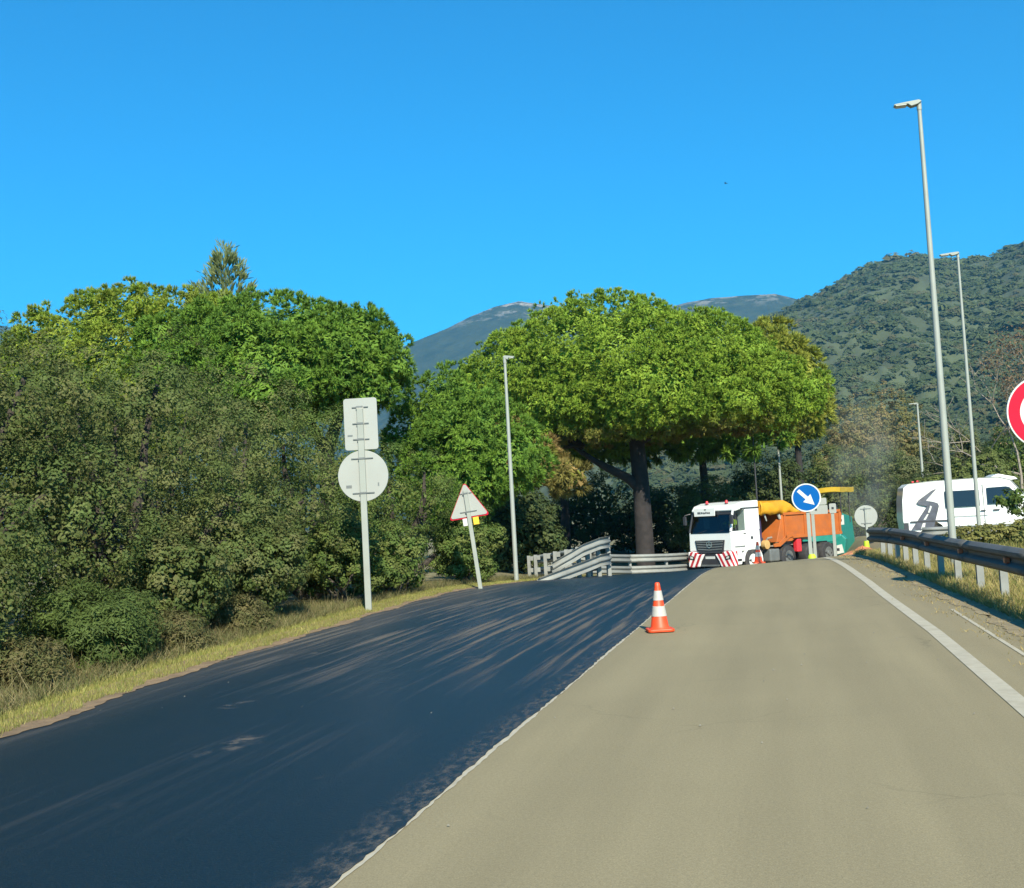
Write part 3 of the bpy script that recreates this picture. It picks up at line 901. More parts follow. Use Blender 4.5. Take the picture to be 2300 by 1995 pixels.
broad_tree('thicket_tree', 'dark leafy tree left of the stacked guardrail end', 'tree', -10.6, 43.5, [((0, 0, 1.5), (2.0, 1.8, 1.6)), ((1.3, -0.5, 1.1), (1.2, 1.2, 1.0)), ((-1.5, 0, 2.0), (1.5, 1.5, 1.4)), ((0.9, 0.2, 2.2), (1.0, 1.0, 0.8))], 201, None,
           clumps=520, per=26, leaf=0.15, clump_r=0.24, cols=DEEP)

# ------------------------------------------------------------------ pines on the left
PINE_Y = ((0.205, 0.275, 0.032), (0.235, 0.285, 0.040), (0.175, 0.250, 0.032))
PINE_G = ((0.130, 0.230, 0.032), (0.155, 0.260, 0.036), (0.108, 0.200, 0.032))
def pine_tree(name, label, x, y, lobes, seed, trunk, group=None, mat='bark_red', boughs=None, **kw):
    rng = np.random.default_rng(seed)
    if boughs: lobes = bumpy(lobes, boughs[0], boughs[1], seed + 5, kw.get('zmin'))
    z = H(x, y) - 0.05
    t = thing(name, label, 'tree', (x, y, z), 0, group)
    crown_obj('crown', pine_crown(lobes, rng, seed=seed, **kw), t, M['needle'], (x, y, z))
    segs = [([Vector(p) - Vector((x, y, z)) for p in pts], rs) for pts, rs in trunk]
    trunk_obj(t, segs, M[mat], 12)
    return t
rr = random.Random(4)
g0 = H(-23, 38)
pine_tree('stone_pine', 'yellow green umbrella pine above the olive oaks at the left', -23.2, 38.5,
          [((-23.2, 38.5, 7.7), (5.2, 4.2, 3.1)), ((-19.8, 38.0, 7.9), (2.6, 3.0, 2.1)), ((-26.8, 38.5, 6.8), (2.6, 3.0, 2.4)), ((-20.5, 37.0, 6.4), (3.0, 3.0, 2.2))],
          301, [([(-23.2, 38.5, -0.3), (-23.0, 38.5, 4), (-23.2, 38.4, 7)], [0.35, 0.28, 0.2])] + limbs_to((-23.0, 38.5, 4), [(-26, 38.5, 7), (-20, 38, 7)], 0.16, rr),
          'umbrella pines on the left', tufts=9400, blades=16, L=0.18, W=0.030, puff=0.32, boughs=(34, 0.7), fill=5.0, cols=PINE_Y, zmin=3.5)
pine_tree('stone_pine', 'deep green umbrella pine with a dark leaning limb behind the double sign', -16.2, 36.5,
          [((-16.6, 36.5, 7.3), (3.9, 3.6, 2.2)), ((-14.0, 36.0, 7.0), (2.1, 2.4, 1.6)), ((-19.2, 36.3, 7.4), (2.4, 2.6, 1.7)), ((-16.0, 35.0, 6.6), (2.6, 2.4, 1.7)), ((-13.0, 36.0, 6.5), (1.1, 1.6, 1.1))],
          302, [([(-15.0, 36.5, -0.3), (-14.8, 36.4, 4.0), (-14.2, 36.2, 5.4), (-13.6, 36.1, 6.4)], [0.32, 0.24, 0.18, 0.1]), ([(-14.8, 36.4, 4.0), (-16.1, 36.5, 6.5)], [0.2, 0.1])],
          'umbrella pines on the left', tufts=9000, blades=16, L=0.18, W=0.030, puff=0.32, boughs=(34, 0.65), fill=4.5, cols=PINE_G, zmin=4.6)
pine_tree('young_pine', 'bright green young pine between the double sign and the lamp post', -11.0, 39.5,
          [((-11.3, 39.5, 5.3), (1.7, 1.8, 1.6)), ((-10.3, 39.0, 4.4), (1.9, 1.8, 1.4)), ((-12.2, 39.5, 4.2), (1.6, 1.6, 1.5)), ((-9.2, 39.0, 3.6), (1.5, 1.6, 1.2)), ((-11.0, 38.6, 2.9), (2.0, 1.6, 1.3))],
          303, [([(-11.0, 39.5, -0.5), (-11.0, 39.5, 5)], [0.22, 0.1])], None, tufts=4600, blades=16, L=0.18, W=0.027, puff=0.32, cols=PINE_G, zmin=1.0)

def spire():
    rng = np.random.default_rng(311)
    x, y = -30.1, 60.0
    z = H(x, y)
    t = thing('cedar_tree', 'pale grey green pointed conifer rising above the left pines', 'tree', (x, y, z))
    parts = []
    r2 = random.Random(2)
    for bx, by, top, rad, n in ((0.0, 0, 17.7, 1.7, 460), (-1.9, 0.2, 15.8, 1.0, 210)):
        u = rng.uniform(0, 1, n)
        zz = top - (u ** 0.8) * 8.0
        rd = rad * np.clip((top - zz) / 3.2, 0.05, 1) ** 0.7 * np.sqrt(rng.uniform(0.1, 1, n))
        an = rng.uniform(0, 6.283, n)
        P = np.stack([x + bx + rd * np.cos(an), y + by + rd * np.sin(an), zz], 1)
        k = 16
        out = np.stack([np.cos(an), np.sin(an), np.full(n, 1.7)], 1)
        dv = np.repeat(out, k, 0) + rng.normal(size=(n * k, 3)) * 0.55
        dv /= np.linalg.norm(dv, axis=1, keepdims=True)
        ln = rng.uniform(0.3, 0.6, n * k)
        C = np.repeat(P, k, 0) + dv * ln[:, None] * rng.uniform(0.2, 1.1, (n * k, 1))
        cl = np.array([0.18, 0.22, 0.085]) * (1 + 0.2 * rng.normal(size=(n, 1)))
        parts.append(leaf_quads(C, np.cross(dv, rng.normal(size=dv.shape)), ln, 0.07, np.clip(np.repeat(cl, k, 0), 0.01, 0.4), rng, 0.1, dv))
    crown_obj('crown', pack(parts), t, M['needle'], (x, y, z))
    trunk_obj(t, [([(0, 0, 0), (0, 0, 10), (0, 0, 17)], [0.3, 0.2, 0.03]), ([(0, 0, 6), (-1.8, 0.2, 9), (-1.9, 0.2, 15.3)], [0.15, 0.12, 0.03])], M['bark'])
spire()

# ------------------------------------------------------------------ the big stone pine
rr = random.Random(8)
px_, py_ = -7.0, 58.0
pz = H(px_, py_) - 0.1
pine_tree('stone_pine', 'huge umbrella pine with a thick trunk behind the guardrail', px_, py_,
          [((-8.3, 58.0, 8.3), (5.6, 5.2, 4.25)), ((-4.1, 57.5, 8.2), (4.1, 4.4, 2.9)), ((-12.2, 57.5, 8.1), (3.2, 3.8, 2.9)), ((-1.7, 57.5, 7.2), (2.9, 3.4, 2.0)),
           ((-13.7, 57.2, 7.8), (2.4, 2.8, 2.1)), ((-5.6, 55.2, 7.4), (3.6, 3.0, 2.2)), ((0.3, 57.5, 6.4), (1.8, 2.4, 1.4)), ((-2.3, 56.0, 6.6), (2.8, 2.6, 1.6)), ((-7.6, 55.6, 6.8), (2.4, 2.0, 1.7)), ((-10.6, 55.6, 7.0), (2.6, 2.2, 1.7)), ((-15.2, 56.6, 6.8), (1.7, 2.2, 1.6))],
          321,
          [([(-6.95, 58, pz - 0.3), (-6.9, 58, pz + 0.5), (-6.9, 58.0, 2.6), (-7.0, 58, 5.2), (-7.2, 58, 8.5)], [0.62, 0.47, 0.42, 0.38, 0.26])]
          + limbs_to((-7.0, 58, 5.0), [(-3.2, 57.5, 8.0), (-11, 57.5, 7.5), (-5, 55.4, 7.0), (-0.4, 57.4, 7.0)], 0.26, rr, 0.35)
          + limbs_to((-6.95, 58, 2.6), [(-10.6, 57.2, 5.4)], 0.28, rr, 0.3) + limbs_to((-9.6, 57.4, 4.9), [(-13.2, 57.0, 6.6), (-10.4, 57, 6.4), (-12.4, 56.4, 5.2)], 0.13, rr, 0.3),
          None, boughs=(56, 0.85), tufts=17500, blades=18, L=0.20, W=0.034, puff=0.40, fill=4.5, cols=((0.205, 0.310, 0.036), (0.175, 0.275, 0.034), (0.240, 0.338, 0.040)), zmin=5.1, brown_below=(5.0, 6.0), rough=0.10)
# browned bough hanging on the left of the big pine: its own small pine in front
pine_tree('pine_sapling', 'half browned low pine bough left of the thick trunk', -11.6, 53.0,
          [((-11.8, 53.0, 4.5), (1.5, 1.5, 0.9)), ((-10.4, 52.8, 3.5), (1.5, 1.4, 0.75)), ((-12.8, 53.0, 5.2), (1.3, 1.3, 0.9)), ((-9.6, 52.8, 3.2), (0.9, 1.0, 0.55))],
          331, [([(-12.6, 53.2, -0.6), (-12.4, 53.1, 3.0), (-11.5, 53, 4.3)], [0.14, 0.11, 0.05]), ([(-12.4, 53.1, 3.0), (-10.2, 52.9, 3.5)], [0.08, 0.03])],
          None, tufts=900, blades=22, L=0.34, W=0.042, puff=0.4, cols=((0.20, 0.21, 0.04), (0.27, 0.19, 0.07)), brown_below=(3.2, 4.6))
# pines added out of sight behind the big crown, to shade the wood
for k, (x, y, s, lab) in enumerate([(-12.5, 66.5, 5.2, 'added umbrella pine hidden behind the big pine on its left, shading the wood'), (-4.5, 68.0, 5.4, 'added umbrella pine hidden directly behind the big pine, shading the wood')]):
    pine_tree('stone_pine', lab, x, y, [((x, y, 6.6), (s, 4.8, 2.0)), ((x + 2.5, y - 0.5, 6.0), (3.0, 3.2, 1.7)), ((x - 2.8, y, 6.2), (3.0, 3.2, 1.7))], 341 + k,
              [([(x, y, -1.0), (x + 0.1, y, 3), (x, y, 6)], [0.3, 0.24, 0.14])], 'added shade pines behind the big pine', tufts=1100, blades=14, L=0.5, W=0.09, cols=PINE_G, zmin=4.4)

# wood behind
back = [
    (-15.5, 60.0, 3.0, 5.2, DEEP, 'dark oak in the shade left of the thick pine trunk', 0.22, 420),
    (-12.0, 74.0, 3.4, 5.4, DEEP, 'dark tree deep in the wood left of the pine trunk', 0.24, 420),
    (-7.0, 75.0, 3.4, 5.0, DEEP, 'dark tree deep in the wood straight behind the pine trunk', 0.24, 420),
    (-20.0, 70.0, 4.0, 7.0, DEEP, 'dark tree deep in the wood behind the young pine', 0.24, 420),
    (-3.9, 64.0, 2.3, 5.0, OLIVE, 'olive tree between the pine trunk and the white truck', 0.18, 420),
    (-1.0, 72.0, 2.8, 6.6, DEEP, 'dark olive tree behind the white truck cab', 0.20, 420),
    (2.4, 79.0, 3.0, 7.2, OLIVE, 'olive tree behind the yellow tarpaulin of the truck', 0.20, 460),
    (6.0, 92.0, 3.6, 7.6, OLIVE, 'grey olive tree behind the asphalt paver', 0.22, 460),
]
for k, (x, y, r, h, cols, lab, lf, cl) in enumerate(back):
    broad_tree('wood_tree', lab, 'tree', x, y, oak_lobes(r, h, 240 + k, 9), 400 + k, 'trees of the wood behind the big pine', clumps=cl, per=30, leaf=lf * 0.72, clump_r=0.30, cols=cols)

pine_tree('slender_pine', 'yellow green pine rising behind the right side of the big crown', 1.1, 76.0,
          [((-0.1, 76, 10.6), (1.9, 2.2, 2.6)), ((1.4, 76, 9.4), (1.6, 2.0, 2.1)), ((2.0, 76, 7.7), (1.3, 1.8, 1.8)), ((0.6, 75.5, 7.6), (2.2, 2, 2.2))],
          351, [([(1.1, 76, -1.9), (1.1, 76, 6), (0.8, 76, 11)], [0.25, 0.2, 0.08])], None, tufts=2200, blades=18, L=0.42, W=0.055, puff=0.5, cols=((0.25, 0.265, 0.04), (0.22, 0.25, 0.04)), zmin=4.5)

BROWN = ((0.19, 0.165, 0.062), (0.16, 0.155, 0.058), (0.21, 0.165, 0.075))
GREY = ((0.125, 0.145, 0.062), (0.105, 0.128, 0.055), (0.145, 0.152, 0.066))
right_trees = [
    (6.2, 105.0, 3.0, 12.0, BROWN, 'tall brownish tree right of the big pine crown', 0.24, 520),
    (10.5, 118.0, 4.2, 14.5, BROWN, 'brownish olive tree behind the farthest slim lamp post', 0.26, 620),
    (8.6, 98.0, 2.8, 7.4, GREY, 'grey green tree behind the round sign seen from behind', 0.22, 460),
    (14.0, 104.0, 3.4, 9.5, GREY, 'grey green tree behind the roof of the white van', 0.24, 520),
    (19.0, 100.0, 3.6, 9.0, GREEN, 'green tree behind the front of the white van', 0.24, 480),
    (4.6, 86.0, 2.2, 4.8, DEEP, 'dark low tree behind the teal machine', 0.20, 360),
    (8.4, 76.0, 2.2, 3.8, DEEP, 'dark bush tree between the round sign and the van', 0.18, 360),
]
for k, (x, y, r, h, cols, lab, lf, cl) in enumerate(right_trees):
    broad_tree('roundabout_tree', lab, 'tree', x, y, oak_lobes(r, h, 260 + k, 10), 430 + k, 'trees beyond the roundabout', clumps=cl, per=26, leaf=lf * 0.8, clump_r=0.34, cols=cols)
for k, (x, y, r, h, lab) in enumerate([(9.75, 62.0, 1.85, 3.95, 'large rounded clipped shrub behind the van roof'), (7.6, 63.5, 1.35, 3.1, 'smaller rounded clipped shrub beside the second lamp post')]):
    broad_tree('clipped_shrub', lab, 'shrub', x, y, [((0, 0, h * 0.5), (r, r, h * 0.5))], 450 + k, 'clipped shrubs behind the van', trunk_r=0.08, clumps=900, per=20, leaf=0.13, clump_r=0.12, cols=((0.135, 0.165, 0.05), (0.115, 0.145, 0.045)), lo=0.93)

def bare_tree():
    x, y = 17.2, 92.0
    z = H(x, y)
    t = thing('bare_tree', 'half bare brown tree with pale branches at the right edge', 'tree', (x, y, z))
    r = random.Random(12)
    mb = MB()
    tips = []
    def grow(p, d, ln, rad, depth):
        q = p + d * ln
        mid = p.lerp(q, 0.5) + Vector((r.uniform(-1, 1), r.uniform(-1, 1), r.uniform(-0.5, 0.5))) * ln * 0.06
        mb.tube([p, mid, q], [rad, rad * 0.85, rad * 0.68], 6)
        if depth == 0 or rad < 0.012:
            tips.append(q); return
        for k in range(r.choice((2, 3, 3))):
            nd = (d + Vector((r.gauss(0, 0.55), r.gauss(0, 0.4), r.gauss(0.05, 0.35)))).normalized()
            grow(q, nd, ln * r.uniform(0.62, 0.85), rad * 0.62, depth - 1)
        tips.append(q)
    grow(Vector((0, 0, 0)), Vector((0, 0, 1)), 4.2, 0.15, 5)
    grow(Vector((-0.3, 0, 2.5)), Vector((-0.55, -0.1, 0.85)).normalized(), 3.6, 0.09, 4)
    mb.build('trunk', M['twig'], t)
    rng = np.random.default_rng(9)
    T = np.array([tuple(q) for q in tips])
    T = T[(T[:, 2] > 3) & (T[:, 0] > -2.0)]
    k = 34
    C = np.repeat(T, k, 0) + rng.normal(size=(len(T) * k, 3)) * 0.5
    cl = np.array([0.20, 0.135, 0.08]) * (1 + 0.25 * rng.normal(size=(len(C), 1)))
    L = rng.uniform(0.12, 0.26, len(C))
    Vv, Fv, Cv = leaf_quads(C, rng.normal(size=C.shape), L, L * 0.5, np.clip(cl, 0.01, 0.4), rng)
    link('crown', np_mesh('crown', Vv, Fv, Cv), M['leaf'], t)
bare_tree()

# leafy bush behind the guardrail at the right edge
broad_tree('leafy_bush', 'bright leafy bush in front of the van windscreen at the right edge', 'bush', 6.55, 31.0,
           [((0, 0, 0.9), (0.9, 0.8, 0.8)), ((0.5, 0.2, 1.6), (0.7, 0.7, 0.6)), ((-0.7, -0.1, 1.25), (0.5, 0.5, 0.3)), ((-1.05, -0.1, 1.4), (0.3, 0.3, 0.18)), ((0.7, 0.3, 2.1), (0.6, 0.6, 0.5))], 471, None, trunk_r=0.04,
           clumps=170, per=26, leaf=0.11, clump_r=0.14, cols=((0.11, 0.155, 0.034), (0.085, 0.13, 0.03)), core=False)
broad_tree('dry_bush', 'low pale yellow bush under the second guardrail', 'bush', 5.6, 35.0, [((0, 0, 0.35), (1.3, 0.8, 0.4)), ((0.9, 0, 0.4), (0.8, 0.6, 0.45))], 472, None, trunk_r=0.03,
           clumps=150, per=24, leaf=0.10, clump_r=0.14, cols=((0.21, 0.20, 0.06), (0.16, 0.17, 0.05)))

# ------------------------------------------------------------------ grass
def blades(name, X, Y, hmin, hmax, w, cols, rng, lean=0.35, label=None):
    n = len(X)
    Z = hgt(X, Y) - 0.02
    P = np.stack([X, Y, Z], 1)
    hh = rng.uniform(hmin, hmax, n)
    d = np.stack([rng.normal(0, lean, n), rng.normal(0, lean, n), np.ones(n)], 1)
    top = P + d * hh[:, None]
    an = rng.uniform(0, 6.28, n)
    b = np.stack([np.cos(an), np.sin(an), np.zeros(n)], 1) * w * 0.5
    V = np.stack([P - b, P + b, top], 1).reshape(-1, 3)
    Fq = np.arange(n * 3).reshape(-1, 3)
    cols = np.array(cols)
    c = cols[rng.choice(len(cols), n)] * (1 + 0.18 * rng.normal(size=(n, 1))) * (1 + 0.2 * vnoise(P, 5, 1.6))[:, None]
    o = link(name, np_mesh(name, V, Fq, np.repeat(np.clip(c, 0.01, 0.6), 3, 0)), M['grass'])
    return tag(o, label, 'grass', kind='stuff')
rng = np.random.default_rng(3)
eL = np.vectorize(edgeL)
n = 76000
Y = 5.5 + 28 * rng.uniform(0, 1, n) ** 1.4
X = eL(Y) - 0.06 - 0.62 * rng.uniform(0, 1, n) ** 1.2 + 0.05 * np.sin(Y * 5) + 0.03 * np.sin(Y * 13)
blades('verge_grass', X, Y, 0.025, 0.09, 0.010, ((0.29, 0.265, 0.075), (0.23, 0.235, 0.058), (0.33, 0.285, 0.10), (0.18, 0.21, 0.05)), rng, label='short yellow grass along the left road edge')
n = 56000
Y = 6.0 + 26 * rng.uniform(0, 1, n) ** 1.5
X = eL(Y) - 0.60 - rng.uniform(0, 1, n) * np.where(Y < 15, 2.6, 1.5)
blades('dry_grass', X, Y, 0.05, 0.20, 0.011, ((0.165, 0.142, 0.062), (0.135, 0.130, 0.050), (0.105, 0.118, 0.038), (0.21, 0.175, 0.085)), rng, 0.7, label='taller dry grass and weeds below the oaks')
n = 420
Y = 7 + 14 * rng.uniform(0, 1, n); X = eL(Y) - 0.8 - rng.uniform(0, 1.2, n)
blades('dry_stalks', X, Y, 0.2, 0.5, 0.008, ((0.28, 0.24, 0.12), (0.22, 0.19, 0.09)), rng, 0.35, label='pale dry stalks standing in the verge')
eR = np.vectorize(edgeR)
n = 36000
Y = 7.5 + 26 * rng.uniform(0, 1, n) ** 1.2
X = eR(Y) + 0.22 + np.abs(rng.normal(0, 0.7, n))
blades('roadside_grass', X, Y, 0.04, 0.20, 0.015, ((0.31, 0.25, 0.085), (0.26, 0.22, 0.07), (0.20, 0.215, 0.055), (0.36, 0.28, 0.13)), rng, 0.5, label='dry yellow grass under the right guardrail')
n = 2600
Y = 8 + 24 * rng.uniform(0, 1, n)
X = eR(Y) - 0.12 + rng.normal(0, 0.16, n) + 0.1 * np.sin(Y * 2.7)
blades('road_edge_weeds', X, Y, 0.02, 0.06, 0.02, ((0.36, 0.27, 0.10), (0.30, 0.24, 0.09)), rng, 0.9, label='dry scraps of grass lying on the right road edge')
n = 16000
X = 4.0 + 9 * rng.uniform(0, 1, n); Y = 30 + 15 * rng.uniform(0, 1, n)
blades('field_grass', X, Y, 0.10, 0.35, 0.03, ((0.26, 0.22, 0.07), (0.18, 0.19, 0.05)), rng, 0.5, label='dry grass between the right guardrail and the roundabout')

# small stones lying on the road
def pebbles():
    r = random.Random(21)
    mb = MB()
    for k in range(46):
        if k < 30: x, y = r.uniform(-1.8, 1.4), r.uniform(4.5, 16)
        else: x, y = r.uniform(-6, -2.1), r.uniform(4.5, 20)
        s = r.uniform(0.003, 0.010)
        z = H(x, y) + 0.008
        c = Vector((x, y, z + s * 0.3))
        ring = [c + Vector((math.cos(a) * s * r.uniform(0.7, 1.3), math.sin(a) * s * r.uniform(0.7, 1.3), -s * 0.3)) for a in [i * 1.2566 for i in range(5)]]
        mb.add(ring + [c + Vector((r.uniform(-.3, .3) * s, r.uniform(-.3, .3) * s, s * 0.7))], [(i, (i + 1) % 5, 5) for i in range(5)])
    tag(mb.build('gravel', make_mat('pale_stone', (0.16, 0.15, 0.12), 0.9, var=0.3)), 'small loose stones scattered on the road', 'gravel', kind='stuff')
pebbles()

# orange soil heap at the end of the right guardrail
def soil_heap():
    x0, y0 = 2.40, 39.5
    z0 = H(x0, y0) - 0.1
    na, nr = 40, 9
    vs = []
    r = np.random.default_rng(2)
    for i in range(nr):
        t = i / (nr - 1)
        for k in range(na):
            a = 2 * math.pi * k / na
            rad = t * (1 + 0.12 * math.sin(3 * a + 1) + 0.06 * math.sin(7 * a))
            zz = 0.42 * (1 - t) ** 1.1 + r.normal(0, 0.02) * (1 - t)
            vs.append((1.2 * rad * math.cos(a), 1.0 * rad * math.sin(a), zz if i < nr - 1 else -0.12))
    fs = []
    for i in range(nr - 1):
        for k in range(na):
            k2 = (k + 1) % na
            fs.append((i * na + k, i * na + k2, (i + 1) * na + k2, (i + 1) * na + k))
    o = MB().add(vs, fs).build('soil_heap', M['soil'], smooth=True)
    o.location = (x0, y0, z0)
    tag(o, 'low heap of orange soil beside the end of the guardrail', 'soil heap')
soil_heap()

# ------------------------------------------------------------------ guardrails
WB = [(0.0, 0.155), (0.02, 0.150), (0.078, 0.108), (0.083, 0.085), (0.078, 0.062), (0.012, 0.022), (0.008, 0.0), (0.012, -0.022), (0.078, -0.062), (0.083, -0.085), (0.078, -0.108), (0.02, -0.150), (0.0, -0.155)]
def wbeam(parent, path, mat, side=1, sc=1.0, name='beam', vary=None):
    """a W-profile beam along path (centre-line points); side=+1 puts the ridges to the left of travel"""
    pts = [Vector(p) for p in path]
    vs, fs = [], []
    for i, p in enumerate(pts):
        t = (pts[min(i + 1, len(pts) - 1)] - pts[max(i - 1, 0)]); 
        h = Vector((t.x, t.y, 0)).normalized()
        nrm = Vector((-h.y, h.x, 0)) * side
        for d, z in WB:
            vs.append(p + nrm * d * sc + Vector((0, 0, z * sc)))
    m = len(WB)
    for i in range(len(pts) - 1):
        for k in range(m - 1):
            fs.append((i * m + k, i * m + k + 1, (i + 1) * m + k + 1, (i + 1) * m + k))
    return MB().add(vs, fs).build(name, mat, parent, smooth=True, solid=0.005)

def rail_posts(parent, spots, mat, top, w=0.10, d=0.12, name='post'):
    for (x, y, a, z0, zt) in spots:
        rot = Matrix.Rotation(a, 3, 'Z')
        mb = MB()
        hh = zt - z0
        mb.box((0, 0, hh / 2), (w, 0.012, hh)); mb.box((-w / 2 + 0.006, d / 2, hh / 2), (0.012, d, hh)); mb.box((w / 2 - 0.006, d / 2, hh / 2), (0.012, d, hh))
        mb.v = [tuple(rot @ Vector(q) + Vector((x, y, z0))) for q in mb.v]
        mb.build(name, mat, parent)

# right guardrail
railR = [(3.05, 7.0), (3.02, 9.0), (2.98, 11.0), (2.92, 13.0), (2.86, 15.0), (2.80, 17.0), (2.72, 19.0), (2.62, 21.0), (2.51, 23.0), (2.40, 25.0), (2.28, 27.0), (2.13, 29.0), (2.07, 30.6), (2.15, 31.8), (2.5, 33.2), (3.2, 34.4)]
rx = lerp_pts(railR[:13])
gr = thing('guardrail', 'long grey guardrail curving along the right road edge', 'guardrail', (2.9, 17.0, 0.05))
def rel(o, p): return Vector(p) - Vector(o.location)
def rail_z(x, y): return H(max(x, 2.3), y) + 0.60 + (0.0 if y < 24 else -0.012 * (y - 24))
step = 4
k = 0
while k < len(railR) - 1:
    seg = railR[k:k + 3]
    fine = []
    for q in range(len(seg) - 1):
        for u in range(4):
            t = u / 4
            fine.append((seg[q][0] * (1 - t) + seg[q + 1][0] * t, seg[q][1] * (1 - t) + seg[q + 1][1] * t))
    fine.append(seg[-1])
    off = 0.004 if (k // 2) % 2 else 0.0
    wbeam(gr, [rel(gr, (x - off, y + 0.0, rail_z(x, y))) for x, y in fine], M['galv_old_shaded'], side=1, sc=1.12)
    k += 2
for y in [8, 10, 12, 14, 15.7, 17.2, 18.8, 20.5, 22.0, 23.4, 24.7, 25.9, 27.0, 28.0, 29.0]:
    x = rx(y) + 0.10
    z0 = H(x, y) - 0.08
    rail_posts(gr, [(x - gr.location.x, y - gr.location.y, 0.0, z0 - gr.location.z, rail_z(x, y) + 0.14 - gr.location.z)], M['galv'], 0)
    MB().box((x - 0.05 - gr.location.x, y + 0.05 - gr.location.y, rail_z(x, y) - gr.location.z), (0.10, 0.08, 0.16)).build('spacer', M['galv_old_shaded'], gr)
for y in [13.2, 16.2, 19.4, 22.4, 25.2]:
    x = rx(y)
    MB().box((x - 0.055 - gr.location.x, y - gr.location.y, rail_z(x, y) - gr.location.z), (0.07, 0.10, 0.075)).build('reflector', M['marker'], gr, bevel=0.008)

# second guardrail, in front of the van
g2 = thing('guardrail', 'straight pale guardrail below the white van', 'guardrail', (8, 41, H(8, 41)))
x0 = 4.6
for k in range(4):
    xa, xb = 4.6 + 3 * k, 7.6 + 3 * k
    wbeam(g2, [rel(g2, (xx, 42.5 - 0.10 * (xx - 4.6), H(xx, 42.0) + 0.62)) for xx in np.linspace(xa, xb, 7)], M['galv'], side=-1)
    wbeam(g2, [rel(g2, (xx, 42.5 - 0.10 * (xx - 4.6), H(xx, 42.0) + 0.24)) for xx in np.linspace(xa, xb, 7)], M['galv'], side=-1)
for xx in np.arange(4.7, 16.5, 2.0):
    yy = 42.6 - 0.10 * (xx - 4.6)
    rail_posts(g2, [(xx - 8, yy - 41, 0.0, -0.1, 0.75)], M['galv'], 0)

# turned-down guardrail end left of the road
g3 = thing('guardrail', 'double guardrail end sloping down to the ground at the left road edge', 'guardrail', (-5.3, 31.0, H(-5.3, 31.0)))
def slope_path(z_top, x_end, y_end, z_end):
    return [(-4.72, 31.9, z_top), (-4.95, 31.5, z_top - 0.03), (-5.3, 30.9, z_top - 0.16), (x_end * 0.5 - 2.6, (30.9 + y_end) / 2, (z_top - 0.16 + z_end) / 2 + 0.02), (x_end, y_end, z_end)]
gz = H(-5.3, 31)
wbeam(g3, [rel(g3, p) for p in slope_path(gz + 0.92, -6.05, 30.2, gz + 0.34)], M['galv'], side=-1, name='beam')
wbeam(g3, [rel(g3, p) for p in slope_path(gz + 0.46, -6.25, 29.3, gz - 0.02)], M['galv'], side=-1, name='beam')
for (x, y, zt) in [(-4.82, 32.0, 1.05), (-5.05, 31.7, 0.85), (-5.3, 31.4, 0.70), (-5.5, 31.1, 0.55)]:
    rail_posts(g3, [(x + 5.3, y - 31.0, 0.5, -0.15, zt)], M['galv'], 0)
# guardrail seen from behind, posts with two spacers
g4 = thing('guardrail', 'row of E shaped guardrail posts seen from behind, left of the sloping end', 'guardrail', (-7.4, 36.5, H(-7.4, 36.5)))
arow = [(-9.10, 41.0, 0.12), (-8.55, 39.6, 0.19), (-7.85, 37.9, 0.28), (-7.20, 36.3, 0.38), (-6.55, 34.8, 0.47), (-5.95, 33.4, 0.57), (-5.45, 32.5, 0.64)]
for (x, y, zt) in arow:
    rail_posts(g4, [(x + 7.4, y - 36.5, 0.0, zt - 1.15 - g4.location.z, zt - g4.location.z)], M['galv'], 0, w=0.11)
    for dz in (0.10, 0.52):
        MB().box((x + 7.4 + 0.13, y - 36.5 + 0.03, zt - dz - g4.location.z), (0.15, 0.09, 0.15)).build('spacer', M['galv'], g4)
for dz in (0.15, 0.58):
    for a, b in ((0, 2), (2, 4), (4, 6)):
        path = []
        for q in range(a, b + 1):
            x, y, zt = arow[q]
            path.append(rel(g4, (x + 0.24, y + 0.06, zt - dz)))
        wbeam(g4, path, M['galv'], side=-1)
# far guardrail across the bend
g5 = thing('guardrail', 'low double guardrail crossing behind the big pine trunk base and truck front', 'guardrail', (-6, 50, H(-6, 50)))
crow = [(-9.8, 47.0), (-8.2, 48.4), (-6.6, 49.8), (-5.2, 51.4), (-3.8, 53.6), (-2.8, 56.0)]
for dz in (0.80, 0.30):
    for a in (0, 2, 3):
        b = min(a + 2, 5)
        wbeam(g5, [rel(g5, (crow[q][0], crow[q][1], H(*crow[q]) + dz)) for q in range(a, b + 1)] if a < 3 else [rel(g5, (crow[q][0], crow[q][1], H(*crow[q]) + dz)) for q in (4, 5)], M['galv'], side=-1, sc=1.1)
for (x, y) in crow:
    rail_posts(g5, [(x + 6, y + 0.08 - 50, 0.6, H(x, y) - 0.2 - g5.location.z, H(x, y) + 0.92 - g5.location.z)], M['galv'], 0)

